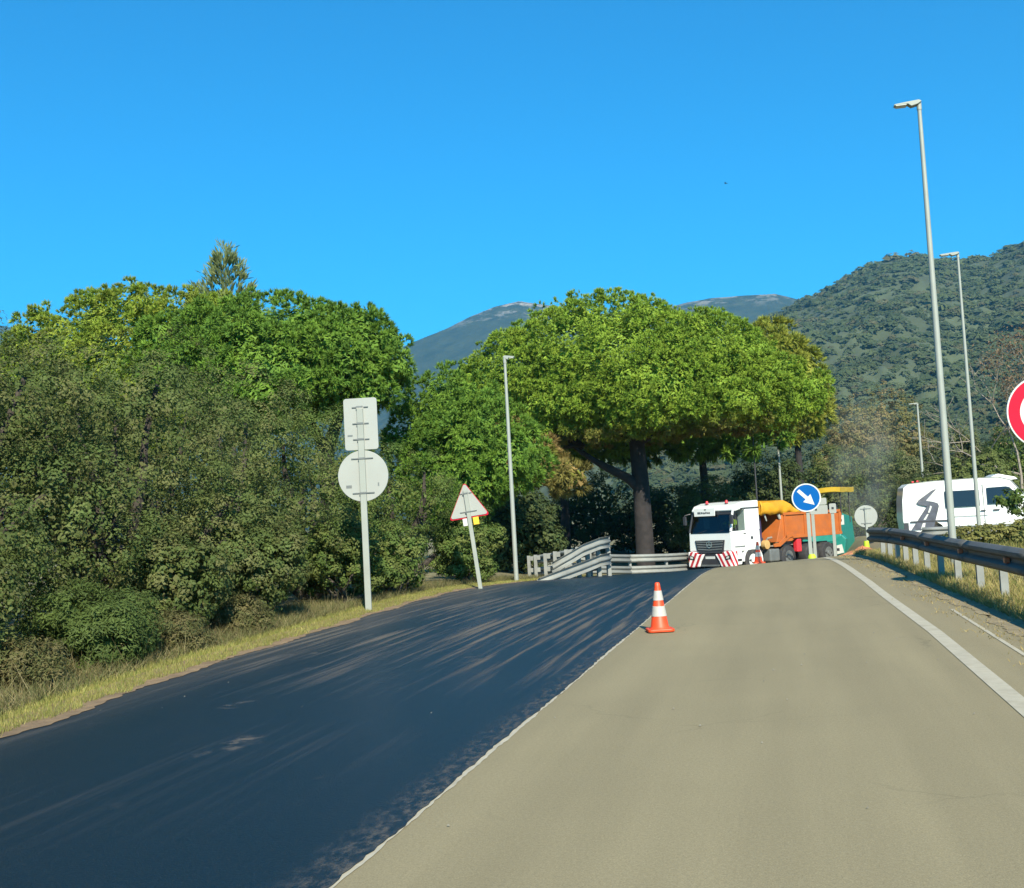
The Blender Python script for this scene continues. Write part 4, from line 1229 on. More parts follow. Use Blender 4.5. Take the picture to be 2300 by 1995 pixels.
# ------------------------------------------------------------------ lamp posts
def lamp_post(label, x, y, z0, h, r0, r1, head, group=None, dx=-1):
    t = thing('lamp_post', label, 'lamp post', (x, y, z0), 0, group)
    MB().tube([(0, 0, -0.1), (0, 0, h * 0.35), (0, 0, h)], [r0, r0 * 0.8 + r1 * 0.2, r1], 14).build('pole', M['pole'], t, smooth=True)
    MB().box((0, 0, 0.015), (r0 * 4, r0 * 4, 0.03)).build('base_plate', M['galv'], t)
    a = head
    MB().tube([(0, 0, h - 0.10), (0, 0, h + 0.05)], [r1 * 1.25, r1 * 1.25], 12).build('collar', M['pole'], t, smooth=True)
    hd = MB()
    hd.prism([(0.03 * dx, h + 0.01), (0.32 * a * dx, h - 0.02), (a * 0.45 * dx, h + 0.035), (a * dx, h + 0.03), (a * dx, h + 0.06), (a * 0.45 * dx, h + 0.085), (0, h + 0.10), (-0.05 * dx, h + 0.06)], 1, -0.09 * a / 0.5, 0.09 * a / 0.5)
    lum = hd.build('luminaire', M['pole'], t, bevel=0.01)
    MB().box((0.72 * a * dx, 0, h + 0.022), (0.42 * a, 0.2 * a / 0.5, 0.012)).build('lens', M['sign_white'], lum)
    return t
lamp_post('tallest lamp post, nearest, behind the right guardrail', 3.28, 25.0, H(3.28, 25) - 0.05, 9.60, 0.078, 0.040, 0.50, 'lamp posts')
lamp_post('second tall lamp post just right of the tallest, in front of the van', 6.24, 41.0, H(6.24, 41), 9.54 - H(6.24, 41), 0.070, 0.038, 0.58, 'lamp posts')
lamp_post('slim far lamp post rising behind the van roof', 8.95, 80.0, H(8.95, 80), 7.57 - H(8.95, 80), 0.10, 0.06, 0.55, 'lamp posts')
lamp_post('slim far lamp post rising behind the truck tarpaulin', -0.12, 69.0, H(-0.12, 69), 5.28 - H(-0.12, 69), 0.085, 0.055, 0.36, 'lamp posts')
lamp_post('slim lamp post standing in the bushes left of the guardrail end', -6.88, 29.4, H(-6.88, 29.4) - 0.02, 5.69 - H(-6.88, 29.4), 0.062, 0.036, 0.26, None, 1)
dp = MB().tube([(0, 0, -0.2), (0, 0, 7.6)], [0.055, 0.04], 10).build('utility_pole', M['dark_metal'], smooth=True)  # dark metal in place of pole steel paints in the shade on it
dp.location = (-1.45, 66.0, H(-1.45, 66)); tag(dp, 'thin pole coloured dark for the shade behind the truck cab', 'pole')

# ------------------------------------------------------------------ signs
def disc(mb, c, r, th, n=40):
    """disc facing -Y"""
    vs = [(c[0] + r * math.cos(2 * math.pi * k / n), c[1] - th / 2, c[2] + r * math.sin(2 * math.pi * k / n)) for k in range(n)]
    vs += [(a, c[1] + th / 2, z) for a, _, z in vs]
    fs = [tuple(range(n)), tuple(reversed(range(n, 2 * n)))] + [(k, k + n, (k + 1) % n + n, (k + 1) % n) for k in range(n)]
    return mb.add(vs, fs)
def rrect(w, h, r, n=5):
    out = []
    for cx, cz, a0 in ((w / 2 - r, h / 2 - r, 0), (-w / 2 + r, h / 2 - r, 90), (-w / 2 + r, -h / 2 + r, 180), (w / 2 - r, -h / 2 + r, 270)):
        for k in range(n):
            a = math.radians(a0 + 90 * k / (n - 1)); out.append((cx + r * math.cos(a), cz + r * math.sin(a)))
    return out
def brackets(parent, zs, w=0.20, y=-0.022):
    for z in zs:
        mb = MB(); mb.box((-0.105, y, z), (w - 0.09, 0.02, 0.018)); mb.box((0.105, y, z), (w - 0.09, 0.02, 0.018))
        mb.box((0, y - 0.055, z), (0.12, 0.012, 0.03))
        mb.build('bracket', M['tank'], parent)

# tall double sign seen from behind (faces away from the camera)
s1 = thing('road_sign', 'tall post with a rectangular and a round sign, both seen from behind', 'road sign', (-7.19, 19.3, H(-7.19, 19.3) - 0.03), math.radians(8))
MB().box((0, -0.045, 1.78), (0.11, 0.05, 3.62)).build('post', M['pole'], s1, bevel=0.008)
rnd = disc(MB(), (0, 0, 2.40), 0.452, 0.025).build('round_plate', M['sign_back'], s1, bevel=0.006)
rct = MB().prism([(a, b + 3.32) for a, b in rrect(0.60, 0.92, 0.05)], 1, -0.0125, 0.0125).build('rectangular_plate', M['sign_back'], s1, bevel=0.005)
brackets(s1, (2.10, 2.71), 0.27)
brackets(s1, (3.05, 3.33, 3.62), 0.17)
for (x, z, w, h) in ((-0.26, 2.22, 0.10, 0.05), (0.27, 2.24, 0.025, 0.06)):
    MB().box((x, -0.0145, z), (w, 0.004, h)).build('sticker', M['tank'], rnd)
MB().box((-0.20, -0.0145, 3.12), (0.09, 0.004, 0.03)).build('sticker', M['tank'], rct)

# leaning triangular sign seen from behind
s2 = thing('road_sign', 'leaning triangular warning sign with red rim, seen from behind', 'road sign', (-6.8, 25.5, H(-6.8, 25.5) - 0.03), 0)
s2.rotation_euler = (0, math.radians(-6.2), math.radians(6))
MB().box((0, -0.045, 1.14), (0.09, 0.05, 2.32)).build('post', M['pole'], s2, bevel=0.008)
def tri(s, r=0.04):
    p = [(-s / 2, 0), (s / 2, 0), (0, s * 0.87)]
    c = Vector((0, s * 0.29)); out = []
    for k in range(3):
        q = Vector(p[k]); a = math.atan2(q.y - c.y, q.x - c.x)
        ctr = q + (c - q).normalized() * r * 2
        for d in (-1.0, -0.5, 0, 0.5, 1.0):
            out.append((ctr.x + r * math.cos(a + d), ctr.y + r * math.sin(a + d)))
    return out
rim = MB().prism([(a, b + 1.655) for a, b in tri(0.95)], 1, 0.0, 0.02).build('red_rim', M['sign_red'], s2)
MB().prism([(a, b + 1.685) for a, b in tri(0.89)], 1, -0.014, -0.002).build('triangular_plate', M['sign_back'], s2)
brackets(s2, (1.80,), 0.27); brackets(s2, (2.22,), 0.16)
for x, m in ((-0.10, 'sign_white'), (0.14, 'yellow')):
    MB().box((x, -0.01, 1.57), (0.13, 0.012, 0.17)).build('small_plate', M[m], s2, bevel=0.004)

# blue keep-right sign facing the camera
s3 = thing('road_sign', 'blue round sign with a white arrow pointing down to the right', 'road sign', (0.70, 38.0, H(0.7, 38) - 0.05), 0)
bz = 1.66 - s3.location.z
MB().box((0.02, 0.05, bz / 2), (0.11, 0.05, bz + 0.2)).build('post', M['pole'], s3, bevel=0.006)
MB().lathe([(0.13, 0.0), (0.13, 0.14), (0.08, 0.22)], 14, (0.05, 0.05, 0)).build('reflective_sleeve', M['hivis'], s3, smooth=True)
pl = disc(MB(), (0, 0, bz), 0.45, 0.02).build('round_plate', M['sign_blue'], s3)
mb = MB(); N_ = 40
vs, fs = [], []
for k in range(N_):
    a = 2 * math.pi * k / N_
    for rr_, yy in ((0.452, -0.014), (0.412, -0.014)): vs.append((rr_ * math.cos(a), yy, bz + rr_ * math.sin(a)))
for k in range(N_):
    k2 = (k + 1) % N_; fs.append((2 * k, 2 * k + 1, 2 * k2 + 1, 2 * k2))
MB().add(vs, fs).build('white_rim', M['sign_white'], pl, solid=0.003)
arrow = [(-0.34, 0.055), (0.02, 0.055), (0.02, 0.17), (0.34, 0.0), (0.02, -0.17), (0.02, -0.055), (-0.34, -0.055)]
ca, sa = math.cos(math.radians(-45)), math.sin(math.radians(-45))
MB().prism([(x * ca - z * sa, x * sa + z * ca + bz) for x, z in arrow], 1, -0.015, -0.011).build('arrow', M['sign_white'], pl)

# two rectangular signs seen from behind, beside the blue sign
s4 = thing('road_sign', 'grey back of a rectangular sign with two plates right of the blue arrow sign', 'road sign', (0.95, 39.4, H(0.95, 39.4) - 0.05), math.radians(-4))
zb = -s4.location.z
MB().box((-0.06, 0.02, (zb + 1.45) / 2), (0.10, 0.05, zb + 1.45)).build('post', M['pole'], s4, bevel=0.006)
MB().prism([(a + 0.15, b + zb + 1.52) for a, b in rrect(0.52, 0.22, 0.04)], 1, -0.012, 0.012).build('upper_plate', M['sign_back'], s4)
MB().prism([(a + 0.15, b + zb + 1.25) for a, b in rrect(0.56, 0.29, 0.03)], 1, -0.012, 0.012).build('lower_plate', M['sign_back'], s4)
MB().box((0.06, -0.02, zb + 1.26), (0.06, 0.012, 0.06)).build('bolt', M['dark_metal'], s4)
s5 = thing('road_sign', 'narrow grey back of a sign on the third post right of the blue sign', 'road sign', (1.55, 39.6, H(1.55, 39.6) - 0.05), math.radians(-4))
zb = -s5.location.z
MB().box((-0.02, 0.03, (zb + 1.35) / 2), (0.10, 0.05, zb + 1.35)).build('post', M['pole'], s5, bevel=0.006)
MB().prism([(a, b + zb + 1.27) for a, b in rrect(0.22, 0.32, 0.04)], 1, -0.014, 0.01).build('plate', M['sign_back'], s5)
MB().box((0.0, -0.02, zb + 1.28), (0.07, 0.012, 0.07)).build('bolt', M['dark_metal'], s5)

# round sign seen from behind near the soil heap
s6 = thing('road_sign', 'round sign seen from behind above the orange soil heap', 'road sign', (2.93, 45.0, H(2.93, 45) - 0.05), 0)
zc = 0.88 - s6.location.z
MB().box((0, -0.04, zc / 2 + 0.1), (0.08, 0.05, zc + 0.5)).build('post', M['pole'], s6, bevel=0.006)
disc(MB(), (0, 0, zc), 0.41, 0.025).build('round_plate', M['sign_back'], s6)
brackets(s6, (zc - 0.26, zc + 0.28), 0.26)
MB().lathe([(0.10, 0.0), (0.12, 0.12), (0.09, 0.40)], 12, (-0.06, -0.10, 0.25)).build('reflective_sleeve', M['hivis'], s6, smooth=True)

# red ringed prohibition sign cut by the right edge of the picture
s7 = thing('road_sign', 'round white sign with a broad red ring at the right edge', 'road sign', (3.86, 18.6, H(3.86, 18.6) - 0.05), math.radians(12))
zc = 2.66 - s7.location.z
MB().box((0, 0.05, zc / 2 + 0.2), (0.09, 0.05, zc + 0.6)).build('post', M['pole'], s7, bevel=0.006)
pl = disc(MB(), (0, 0, zc), 0.55, 0.022, 56).build('round_plate', M['sign_white'], s7)
vs, fs = [], []
for k in range(56):
    a = 2 * math.pi * k / 56
    for q in (0.528, 0.355): vs.append((q * math.cos(a), -0.014, zc + q * math.sin(a)))
for k in range(56):
    k2 = (k + 1) % 56; fs.append((2 * k, 2 * k + 1, 2 * k2 + 1, 2 * k2))
MB().add(vs, fs).build('red_ring', M['sign_red'], pl, solid=0.003)

# ------------------------------------------------------------------ traffic cones
def cone(label, x, y, h, tilt=0.0):
    t = thing('traffic_cone', label, 'traffic cone', (x, y, H(x, y) + 0.010), 0.2, 'orange traffic cones')
    t.rotation_euler = (0, tilt, 0.25)
    s = h / 0.60
    def R(z): return (0.115 - 0.085 * (z - 0.035) / 0.56) 
    b = MB(); b.prism(rrect(0.33, 0.33, 0.05), 2, 0.0, 0.035)
    b.v = [(p[0] * s, p[1] * s, p[2] * s) for p in b.v]
    b.build('base', M['cone'], t, bevel=0.008)
    body = MB().lathe([((R(0.035) + 0.02) * s, 0.034 * s), ((R(0.06)) * s, 0.06 * s), (R(0.55) * s, 0.55 * s), (R(0.575) * s * 0.95, 0.59 * s), (0.022 * s, 0.60 * s), (0.018 * s, 0.56 * s)], 28).build('body', M['cone'], t, smooth=True)
    for za, zb_ in ((0.185, 0.31), (0.38, 0.50)):
        MB().lathe([((R(za)) * s + 0.0005, za * s), ((R(za)) * s + 0.004, za * s + 0.002), ((R(zb_)) * s + 0.004, zb_ * s - 0.002), ((R(zb_)) * s + 0.0005, zb_ * s)], 28).build('white_band', M['cone_white'], t, smooth=True)
cone('orange and white traffic cone standing alone on the near lane edge', -1.60, 14.5, 0.60)
cone('orange and white traffic cone in front of the truck side', -0.83, 34.5, 0.62)

# ------------------------------------------------------------------ dump truck
TX, TY = -3.27, 51.6
TZ = -1.42
TR = math.radians(-36)
tk = thing('dump_truck', 'white cab dump truck with orange body and yellow tarpaulin', 'truck', (TX, TY, TZ), TR)
def wheel(parent, x, y, z, r, w, side, mrim='tank'):
    o = MB().tube([(x - w / 2, y, z), (x - w * 0.42, y, z), (x + w * 0.42, y, z), (x + w / 2, y, z)], [r * 0.93, r, r, r * 0.93], 28).build('wheel', M['rubber'], parent, smooth=True)
    xs = x + side * w / 2
    MB().tube([(xs - side * 0.02, y, z), (xs + side * 0.012, y, z), (xs - side * 0.03, y, z), (xs - side * 0.03, y, z)], [r * 0.60, r * 0.57, r * 0.50, r * 0.2], 24).build('rim', M[mrim], o, smooth=True)
    MB().tube([(xs - side * 0.03, y, z), (xs + side * 0.06, y, z)], [r * 0.24, r * 0.20], 16).build('hub', M[mrim], o, smooth=True)
    return o
# cab shell
cab = MB()
cab.prism([(0.06, 0.95), (0.0, 1.05), (0.02, 1.86), (2.02, 1.86), (2.05, 1.10), (1.98, 1.10), (1.86, 1.02), (1.75, 0.98)], 0, -1.19, 1.19)
cab_o = cab.build('cab', M['white'], tk, bevel=0.05, segs=3)
MB().prism([(1.02, 1.85), (1.05, 2.80), (2.03, 2.80), (2.04, 1.85)], 0, -1.185, 1.185).build('cab_rear', M['white'], tk, bevel=0.03)
MB().prism([(0.30, 2.72), (0.24, 2.80), (0.42, 3.00), (0.9, 3.12), (2.05, 3.16), (2.05, 2.84), (1.0, 2.83), (0.45, 2.72)], 0, -1.17, 1.17).build('roof', M['white'], tk, bevel=0.06, segs=3)
MB().box((1.19, 1.40, 2.825), (0.012, 1.3, 0.05)).build('rain_gutter', M['grille'], tk)
for s in (-1, 1):
    MB().tube([(s * 1.15, 0.04, 1.85), (s * 1.11, 0.30, 2.75)], [0.06, 0.05], 8).build('pillar', M['grille' if s < 0 else 'white'], tk)
    MB().prism([(0.10, 1.87), (0.33, 2.72), (1.02, 2.76), (1.02, 1.87)], 0, s * 1.150 - 0.006, s * 1.150 + 0.006).build('side_window', M['glass_side'], tk)
    MB().tube([(s * 1.165, 0.36, 1.87), (s * 1.150, 0.40, 2.72)], [0.018, 0.018], 6).build('window_post', M['grille'], tk)
ws = MB().add([(-1.08, 0.005, 1.80), (1.08, 0.005, 1.80), (1.05, 0.27, 2.73), (-1.05, 0.27, 2.73)], [(0, 1, 2, 3)]).build('windscreen', M['glass'], tk, solid=0.01)
MB().box((0, 0.45, 1.93), (2.1, 0.5, 0.12)).build('dashboard', M['seat'], tk)
for x in (-0.5, 0.55):
    mb = MB(); mb.box((x, 0.80, 1.80), (0.5, 0.35, 0.15)); mb.box((x, 0.98, 2.2), (0.5, 0.10, 0.8)); mb.build('seat', M['seat'], tk, bevel=0.03)
for x in (-0.6, 0.35):
    MB().tube([(x, -0.005, 1.83), (x + 0.42, 0.035, 1.93)], [0.012, 0.008], 6).build('wiper', M['grille'], tk)
# white visor board with lettering worn to a few dark marks
vis = MB().prism([(-0.88, 2.56), (0.26, 2.56), (0.28, 2.90), (-0.90, 2.90)], 1, 0.10, 0.14).build('visor_board', M['white'], tk)
r = random.Random(5)
xx = -0.66
while xx < 0.02:
    w_ = r.uniform(0.03, 0.07)
    MB().box((xx, 0.097, 2.70 + r.uniform(-0.01, 0.01)), (w_, 0.006, r.uniform(0.06, 0.10))).build('letter', M['grille'], vis)
    xx += w_ + 0.022
MB().box((-0.25, 0.097, 2.84), (0.09, 0.006, 0.05)).build('letter', M['grille'], vis)
MB().prism([(0.30, 2.60), (1.10, 2.60), (1.08, 2.70), (0.30, 2.72)], 1, 0.20, 0.23).build('sun_visor', M['grille'], tk)
for x in (-0.55, 0.55):
    b_ = MB().lathe([(0.07, 0), (0.07, 0.03)], 14, (x, 0.62, 3.06)).build('beacon', M['grille'], tk)
    MB().lathe([(0.065, 0.03), (0.065, 0.12), (0.035, 0.16)], 14, (x, 0.62, 3.06)).build('lens', M['red'], b_, smooth=True)
# grille and emblem
grl = MB().prism([(-0.82, 1.50), (0.82, 1.50), (0.74, 1.02), (0.5, 0.92), (-0.5, 0.92), (-0.74, 1.02)], 1, -0.035, 0.02).build('grille', M['grille'], tk, bevel=0.01)
for z in (1.06, 1.17, 1.28, 1.39):
    w_ = 0.66 + (z - 1.06) * 0.26
    MB().prism([(-w_, z + 0.03), (0, z - 0.005), (w_, z + 0.03), (w_, z + 0.075), (0, z + 0.04), (-w_, z + 0.075)], 1, -0.062, -0.034).build('slat', M['tank'], grl)
vs, fs = [], []
for k in range(28):
    a = 2 * math.pi * k / 28
    for q in (0.15, 0.125): vs.append((q * math.cos(a), -0.075, 1.31 + q * math.sin(a)))
for k in range(28):
    k2 = (k + 1) % 28; fs.append((2 * k, 2 * k + 1, 2 * k2 + 1, 2 * k2))
em = MB().add(vs, fs).build('emblem', M['chrome'], grl, solid=0.012)
for a in (90, 210, 330):
    ca, sa = math.cos(math.radians(a)), math.sin(math.radians(a))
    MB().prism([(ca * 0.13, 1.31 + sa * 0.13), (-sa * 0.025, 1.31 + ca * 0.025), (sa * 0.025, 1.31 - ca * 0.025)], 1, -0.085, -0.068).build('emblem_arm', M['chrome'], em)
# striped bumper corners and dark centre
for s in (-1, 1):
    MB().prism([(s * 0.60, 0.34), (s * 1.06, 0.30), (s * 1.22, 0.34), (s * 1.22, 1.0), (s * 0.80, 1.0), (s * 0.66, 0.89), (s * 0.30, 0.89), (s * 0.42, 0.70), (s * 0.52, 0.56)], 1, -0.09, 0.34).build('bumper_corner', M['stripes'], tk, bevel=0.04)
    hl = MB().prism([(s * 0.86, 0.64), (s * 1.15, 0.68), (s * 1.15, 0.86), (s * 0.90, 0.80)], 1, -0.105, -0.085).build('headlight', M['glass_dark'], tk)
    MB().prism([(s * 0.93, 0.69), (s * 1.08, 0.71), (s * 1.08, 0.81), (s * 0.95, 0.78)], 1, -0.110, -0.104).build('lens', M['sign_white'], hl)
MB().prism([(-0.60, 0.38), (0.60, 0.38), (0.40, 0.88), (-0.40, 0.88)], 1, -0.04, 0.3).build('bumper', M['grille'], tk)
MB().box((0, -0.05, 0.74), (0.52, 0.015, 0.11)).build('number_plate', M['sign_white'], tk)
MB().box((0, -0.07, 0.40), (1.0, 0.06, 0.07)).build('tow_bar', M['tank'], tk)
for s in (-1, 1):
    mr = MB().tube([(s * 1.15, 0.15, 2.68), (s * 1.30, -0.08, 2.62), (s * 1.31, -0.08, 2.2)], [0.02, 0.02, 0.02], 6).build('mirror_arm', M['grille'], tk)
    MB().box((s * 1.31, -0.06, 2.38), (0.17, 0.10, 0.40)).build('mirror', M['grille'], mr, bevel=0.03)
# cab side details, driver's side
MB().prism([(0.10, 1.10), (0.10, 1.84), (1.06, 1.84), (1.06, 1.20)], 0, 1.192, 1.200).build('door', M['white'], tk, bevel=0.003)
MB().box((1.205, 0.92, 1.72), (0.012, 0.16, 0.04)).build('door_handle', M['grille'], tk)
MB().tube([(1.19, 1.42, 1.52), (1.205, 1.42, 1.52)], [0.075, 0.075], 16).build('filler_cap', M['grille'], tk)
MB().box((1.20, 0.55, 1.18), (0.012, 0.7, 0.05)).build('door_trim', M['tank'], tk)
for s in (-1, 1):
    # arch over the front wheel: a curved mudguard, and the step panel ahead of it
    arc = [(1.42 + 0.70 * math.cos(a), 0.52 + 0.66 * math.sin(a)) for a in np.linspace(math.radians(-8), math.radians(180), 18)]
    inn = [(1.42 + 0.60 * math.cos(a), 0.52 + 0.57 * math.sin(a)) for a in np.linspace(math.radians(180), math.radians(-8), 18)]
    MB().prism(arc + inn, 0, s * 1.20, s * 0.80).build('mudguard', M['white'], tk)
    MB().prism([(0.25, 0.40), (0.25, 1.05), (0.70, 1.05), (0.70, 0.55), (0.64, 0.40)], 0, s * 0.8, s * 1.18).build('step_panel', M['white'], tk, bevel=0.02)
    MB().box((s * 1.185, 0.46, 0.60), (0.02, 0.34, 0.10)).build('step', M['grille'], tk)
    wheel(tk, s * 1.03, 1.42, 0.52, 0.52, 0.32, s, 'white')
    for yy in (5.75, 7.05):
        wheel(tk, s * 0.98, yy, 0.52, 0.52, 0.56, s)
    wheel(tk, s * 1.03, 4.05, 0.52, 0.52, 0.32, s)
    MB().box((s * 0.42, 4.7, 0.92), (0.10, 6.9, 0.26)).build('chassis_rail', M['dark_metal'], tk)
    MB().box((s * 0.95, 7.85, 0.62), (0.45, 0.02, 0.62)).build('mud_flap', M['rubber'], tk)
for yy in (1.42, 4.05, 5.75, 7.05):
    MB().tube([(-0.95, yy, 0.52), (0.95, yy, 0.52)], [0.09, 0.09], 10).build('axle', M['dark_metal'], tk)
# equipment between the cab and the body
MB().box((0.78, 2.38, 1.75), (0.32, 0.22, 1.25)).build('air_intake', M['purple'], tk, bevel=0.03)
MB().tube([(0.95, 2.55, 1.15), (1.15, 2.55, 1.15)], [0.20, 0.20], 16).build('air_drum', M['crane'], tk, smooth=True)
MB().tube([(0.6, 2.80, 1.0), (0.95, 2.9, 1.42), (1.1, 3.0, 1.45)], [0.05, 0.06, 0.05], 8).build('pipe', M['twig'], tk, smooth=True)
MB().box((0.0, 2.55, 1.2), (1.5, 0.5, 0.5)).build('gearbox_cover', M['dark_metal'], tk)
MB().box((1.00, 3.0, 0.66), (0.42, 0.72, 0.56)).build('fuel_tank', M['tank'], tk, bevel=0.06)
MB().box((1.02, 3.45, 0.62), (0.36, 0.12, 0.45)).build('battery_box', M['dark_metal'], tk, bevel=0.02)
MB().box((1.08, 4.88, 1.00), (0.26, 0.34, 0.60)).build('extinguisher_box', M['red'], tk, bevel=0.05)
MB().prism([(3.9, 1.0), (4.15, 1.38), (4.7, 1.38), (4.85, 1.0)], 0, 0.75, 0.85).build('bracket', M['twig'], tk)
MB().box((0.9, 3.9, 1.06), (0.08, 2.1, 0.06)).build('side_guard', M['twig'], tk)
# dump body
bd = MB()
bd.prism([(3.15, 1.22), (3.7, 2.52), (8.25, 2.52), (8.4, 2.30), (8.2, 1.34), (4.6, 1.34), (4.3, 1.22)], 0, -1.22, 1.22)
body = bd.build('dump_body', M['orange'], tk, bevel=0.02)
for yy in (3.82, 5.35, 6.1, 7.7, 8.15):
    MB().box((1.245, yy, 1.90), (0.05, 0.12, 1.06)).build('rib', M['orange'], body, bevel=0.01)
MB().box((1.25, 5.95, 2.47), (0.07, 4.5, 0.12)).build('top_rail', M['orange'], body, bevel=0.01)
MB().box((1.25, 6.3, 1.42), (0.06, 3.9, 0.14)).build('lower_rail', M['orange'], body, bevel=0.01)
MB().prism([(2.85, 1.16), (3.3, 1.20), (4.0, 1.60), (4.35, 1.60), (4.35, 1.42), (4.1, 1.38), (3.35, 1.02), (2.9, 1.02)], 0, 1.222, 1.27).build('lifting_arm', M['orange'], body, bevel=0.01)
# yellow tarpaulin bunched over the front of the body
def tarp():
    ny, nx = 34, 22
    vs = []
    for i in range(ny):
        t = i / (ny - 1)
        y = 2.12 + 2.9 * t
        top = 3.04 - 0.03 * math.sin(t * 9) - (0.0 if t < 0.62 else 0.5 * ((t - 0.62) / 0.38) ** 1.3)
        for k in range(nx):
            u = k / (nx - 1) * 2 - 1
            # drape: flat top, hanging sides
            if abs(u) < 0.72:
                x = u / 0.72 * 1.24; z = top + 0.02 * (1 - (u / 0.72) ** 2)
            else:
                q = (abs(u) - 0.72) / 0.28
                x = math.copysign(1.24 + 0.05 * math.sin(q * 3) + 0.02 * math.sin(y * 9 + q * 4), u); z = top - q * max(0.06, (top - 2.48)) * (1.0 + 0.06 * math.sin(y * 7))
            vs.append((x, y + 0.03 * math.sin(u * 5), z + 0.015 * math.sin(y * 11 + u * 6) + 0.008 * math.sin(y * 23 + u * 3)))
    fs = [(i * nx + k, i * nx + k + 1, (i + 1) * nx + k + 1, (i + 1) * nx + k) for i in range(ny - 1) for k in range(nx - 1)]
    o = MB().add(vs, fs).build('tarpaulin', M['tarp'], tk, smooth=True, solid=0.02)
    MB().box((0, 2.13, 2.80), (2.44, 0.03, 0.60)).build('front_board', M['tarp'], o)
tarp()
for x in (0.5, 1.12):
    MB().tube([(x, 2.5, 2.50), (x + 0.03, 2.6, 2.20)], [0.05, 0.03], 8).build('tarp_strap', M['sign_back'], tk)
MB().tube([(1.1, 3.55, 2.48), (1.15, 3.6, 2.25)], [0.09, 0.06], 8).build('tarp_strap', M['sign_back'], tk)

# driver seen through the cab window
def driver():
    Mx = Matrix.Translation((TX, TY, TZ)) @ Matrix.Rotation(TR, 4, 'Z')
    def skin(name, pts, edges, rad, mat, parent=None, root=0):
        me = bpy.data.meshes.new(name)
        me.from_pydata([tuple(p) for p in pts], edges, [])
        o = link(name, me, mat, parent)
        m = o.modifiers.new('skin', 'SKIN')
        for k, rv in enumerate(rad):
            me.skin_vertices[0].data[k].radius = (rv, rv * 0.85) if isinstance(rv, float) else rv
        me.skin_vertices[0].data[root].use_root = True
        s_ = o.modifiers.new('sub', 'SUBSURF'); s_.levels = 1; s_.render_levels = 2
        return o
    b = Vector((0.62, 0.74, 1.84))
    P = [b, b + Vector((0, 0.06, 0.22)), b + Vector((0, 0.06, 0.46)), b + Vector((0, 0.04, 0.56)), b + Vector((0, 0.0, 0.64)), b + Vector((0, -0.03, 0.76)),
         b + Vector((0.19, 0.04, 0.46)), b + Vector((0.34, -0.10, 0.30)), b + Vector((0.26, -0.36, 0.36)), b + Vector((0.22, -0.44, 0.38)),
         b + Vector((-0.19, 0.04, 0.46)), b + Vector((-0.30, -0.10, 0.26)), b + Vector((-0.18, -0.34, 0.34)), b + Vector((-0.15, -0.42, 0.36)),
         b + Vector((0.10, -0.38, 0.02)), b + Vector((-0.10, -0.38, 0.02))]
    E_ = [(0, 1), (1, 2), (2, 3), (3, 4), (4, 5), (2, 6), (6, 7), (7, 8), (8, 9), (2, 10), (10, 11), (11, 12), (12, 13), (0, 14), (0, 15)]
    Rd = [0.15, 0.15, 0.14, 0.06, 0.085, 0.085, 0.075, 0.05, 0.036, 0.03, 0.075, 0.05, 0.036, 0.03, 0.085, 0.085]
    o = skin('person', P, E_, Rd, M['skin'])
    o.matrix_world = Mx
    tag(o, 'driver in a yellow hi-vis jacket sitting at the truck window', 'person')
    Pj = [P[0] + Vector((0, 0, 0.02)), P[1], P[2], P[6], P[7], P[8], P[10], P[11], P[12]]
    skin('jacket', Pj, [(0, 1), (1, 2), (2, 3), (3, 4), (4, 5), (2, 6), (6, 7), (7, 8)], [0.175, 0.175, 0.165, 0.095, 0.07, 0.052, 0.095, 0.07, 0.052], M['hivis'], o)
    MB().lathe([(0.088, 0.0), (0.094, 0.05), (0.075, 0.11), (0.03, 0.135)], 16, (b.x, b.y - 0.01, b.z + 0.72)).build('hair', M['hair'], o, smooth=True)
    sw = MB()
    ring = [Vector((0.55, 0.36, 2.16)) + Vector((math.cos(a) * 0.21, math.sin(a) * 0.09, math.sin(a) * 0.17)) for a in np.linspace(0, 2 * math.pi, 21)]
    sw.tube(ring, [0.015] * 21, 6, False); sw.tube([(0.55, 0.36, 2.16), (0.55, 0.30, 1.95)], [0.03, 0.04], 8)
    sw.build('steering_wheel', M['grille'], tk)
driver()

# ------------------------------------------------------------------ asphalt paver behind the truck
pv = thing('asphalt_paver', 'teal asphalt paver with a yellow canopy behind the dump truck', 'paver', (2.0, 62.6, -1.76), math.radians(-14))
MB().prism([(0.2, 0.55), (0.0, 1.2), (0.25, 2.2), (0.9, 2.62), (3.2, 2.4), (3.6, 1.2), (3.6, 0.5)], 0, -0.85, 0.78).build('hull', M['teal'], pv, bevel=0.06)
MB().prism([(0.35, 0.42), (1.02, 0.55), (1.12, 1.32), (0.92, 1.52), (0.55, 1.30)], 1, -0.55, 0.0).build('hopper_wing', M['teal'], pv, bevel=0.03)
MB().prism([(-1.1, 0.45), (-0.5, 0.42), (-0.5, 1.25), (-1.1, 1.35)], 1, -0.55, 0.0).build('hopper_wing', M['teal'], pv, bevel=0.03)
for s in (-1, 1):
    MB().prism([(0.0, 0.15), (0.25, 0.0), (3.0, 0.0), (3.3, 0.2), (3.2, 0.6), (0.1, 0.6)], 0, s * 0.45, s * 0.80).build('track', M['rubber'], pv, bevel=0.08)
    for yy in (0.4, 2.6):
        MB().tube([(s * 0.8, yy, 2.1), (s * 0.8, yy, 3.75)], [0.03, 0.03], 8).build('canopy_post', M['dark_metal'], pv)
vs = []
for i in range(16):
    for k in range(9):
        yy = -0.4 + 3.6 * i / 15; xx = -0.98 + 1.96 * k / 8
        vs.append((xx, yy, 3.78 + 0.08 * (1 - (xx / 0.98) ** 2) + 0.015 * math.sin(yy * 3.1 + xx * 4) + 0.06 * xx))
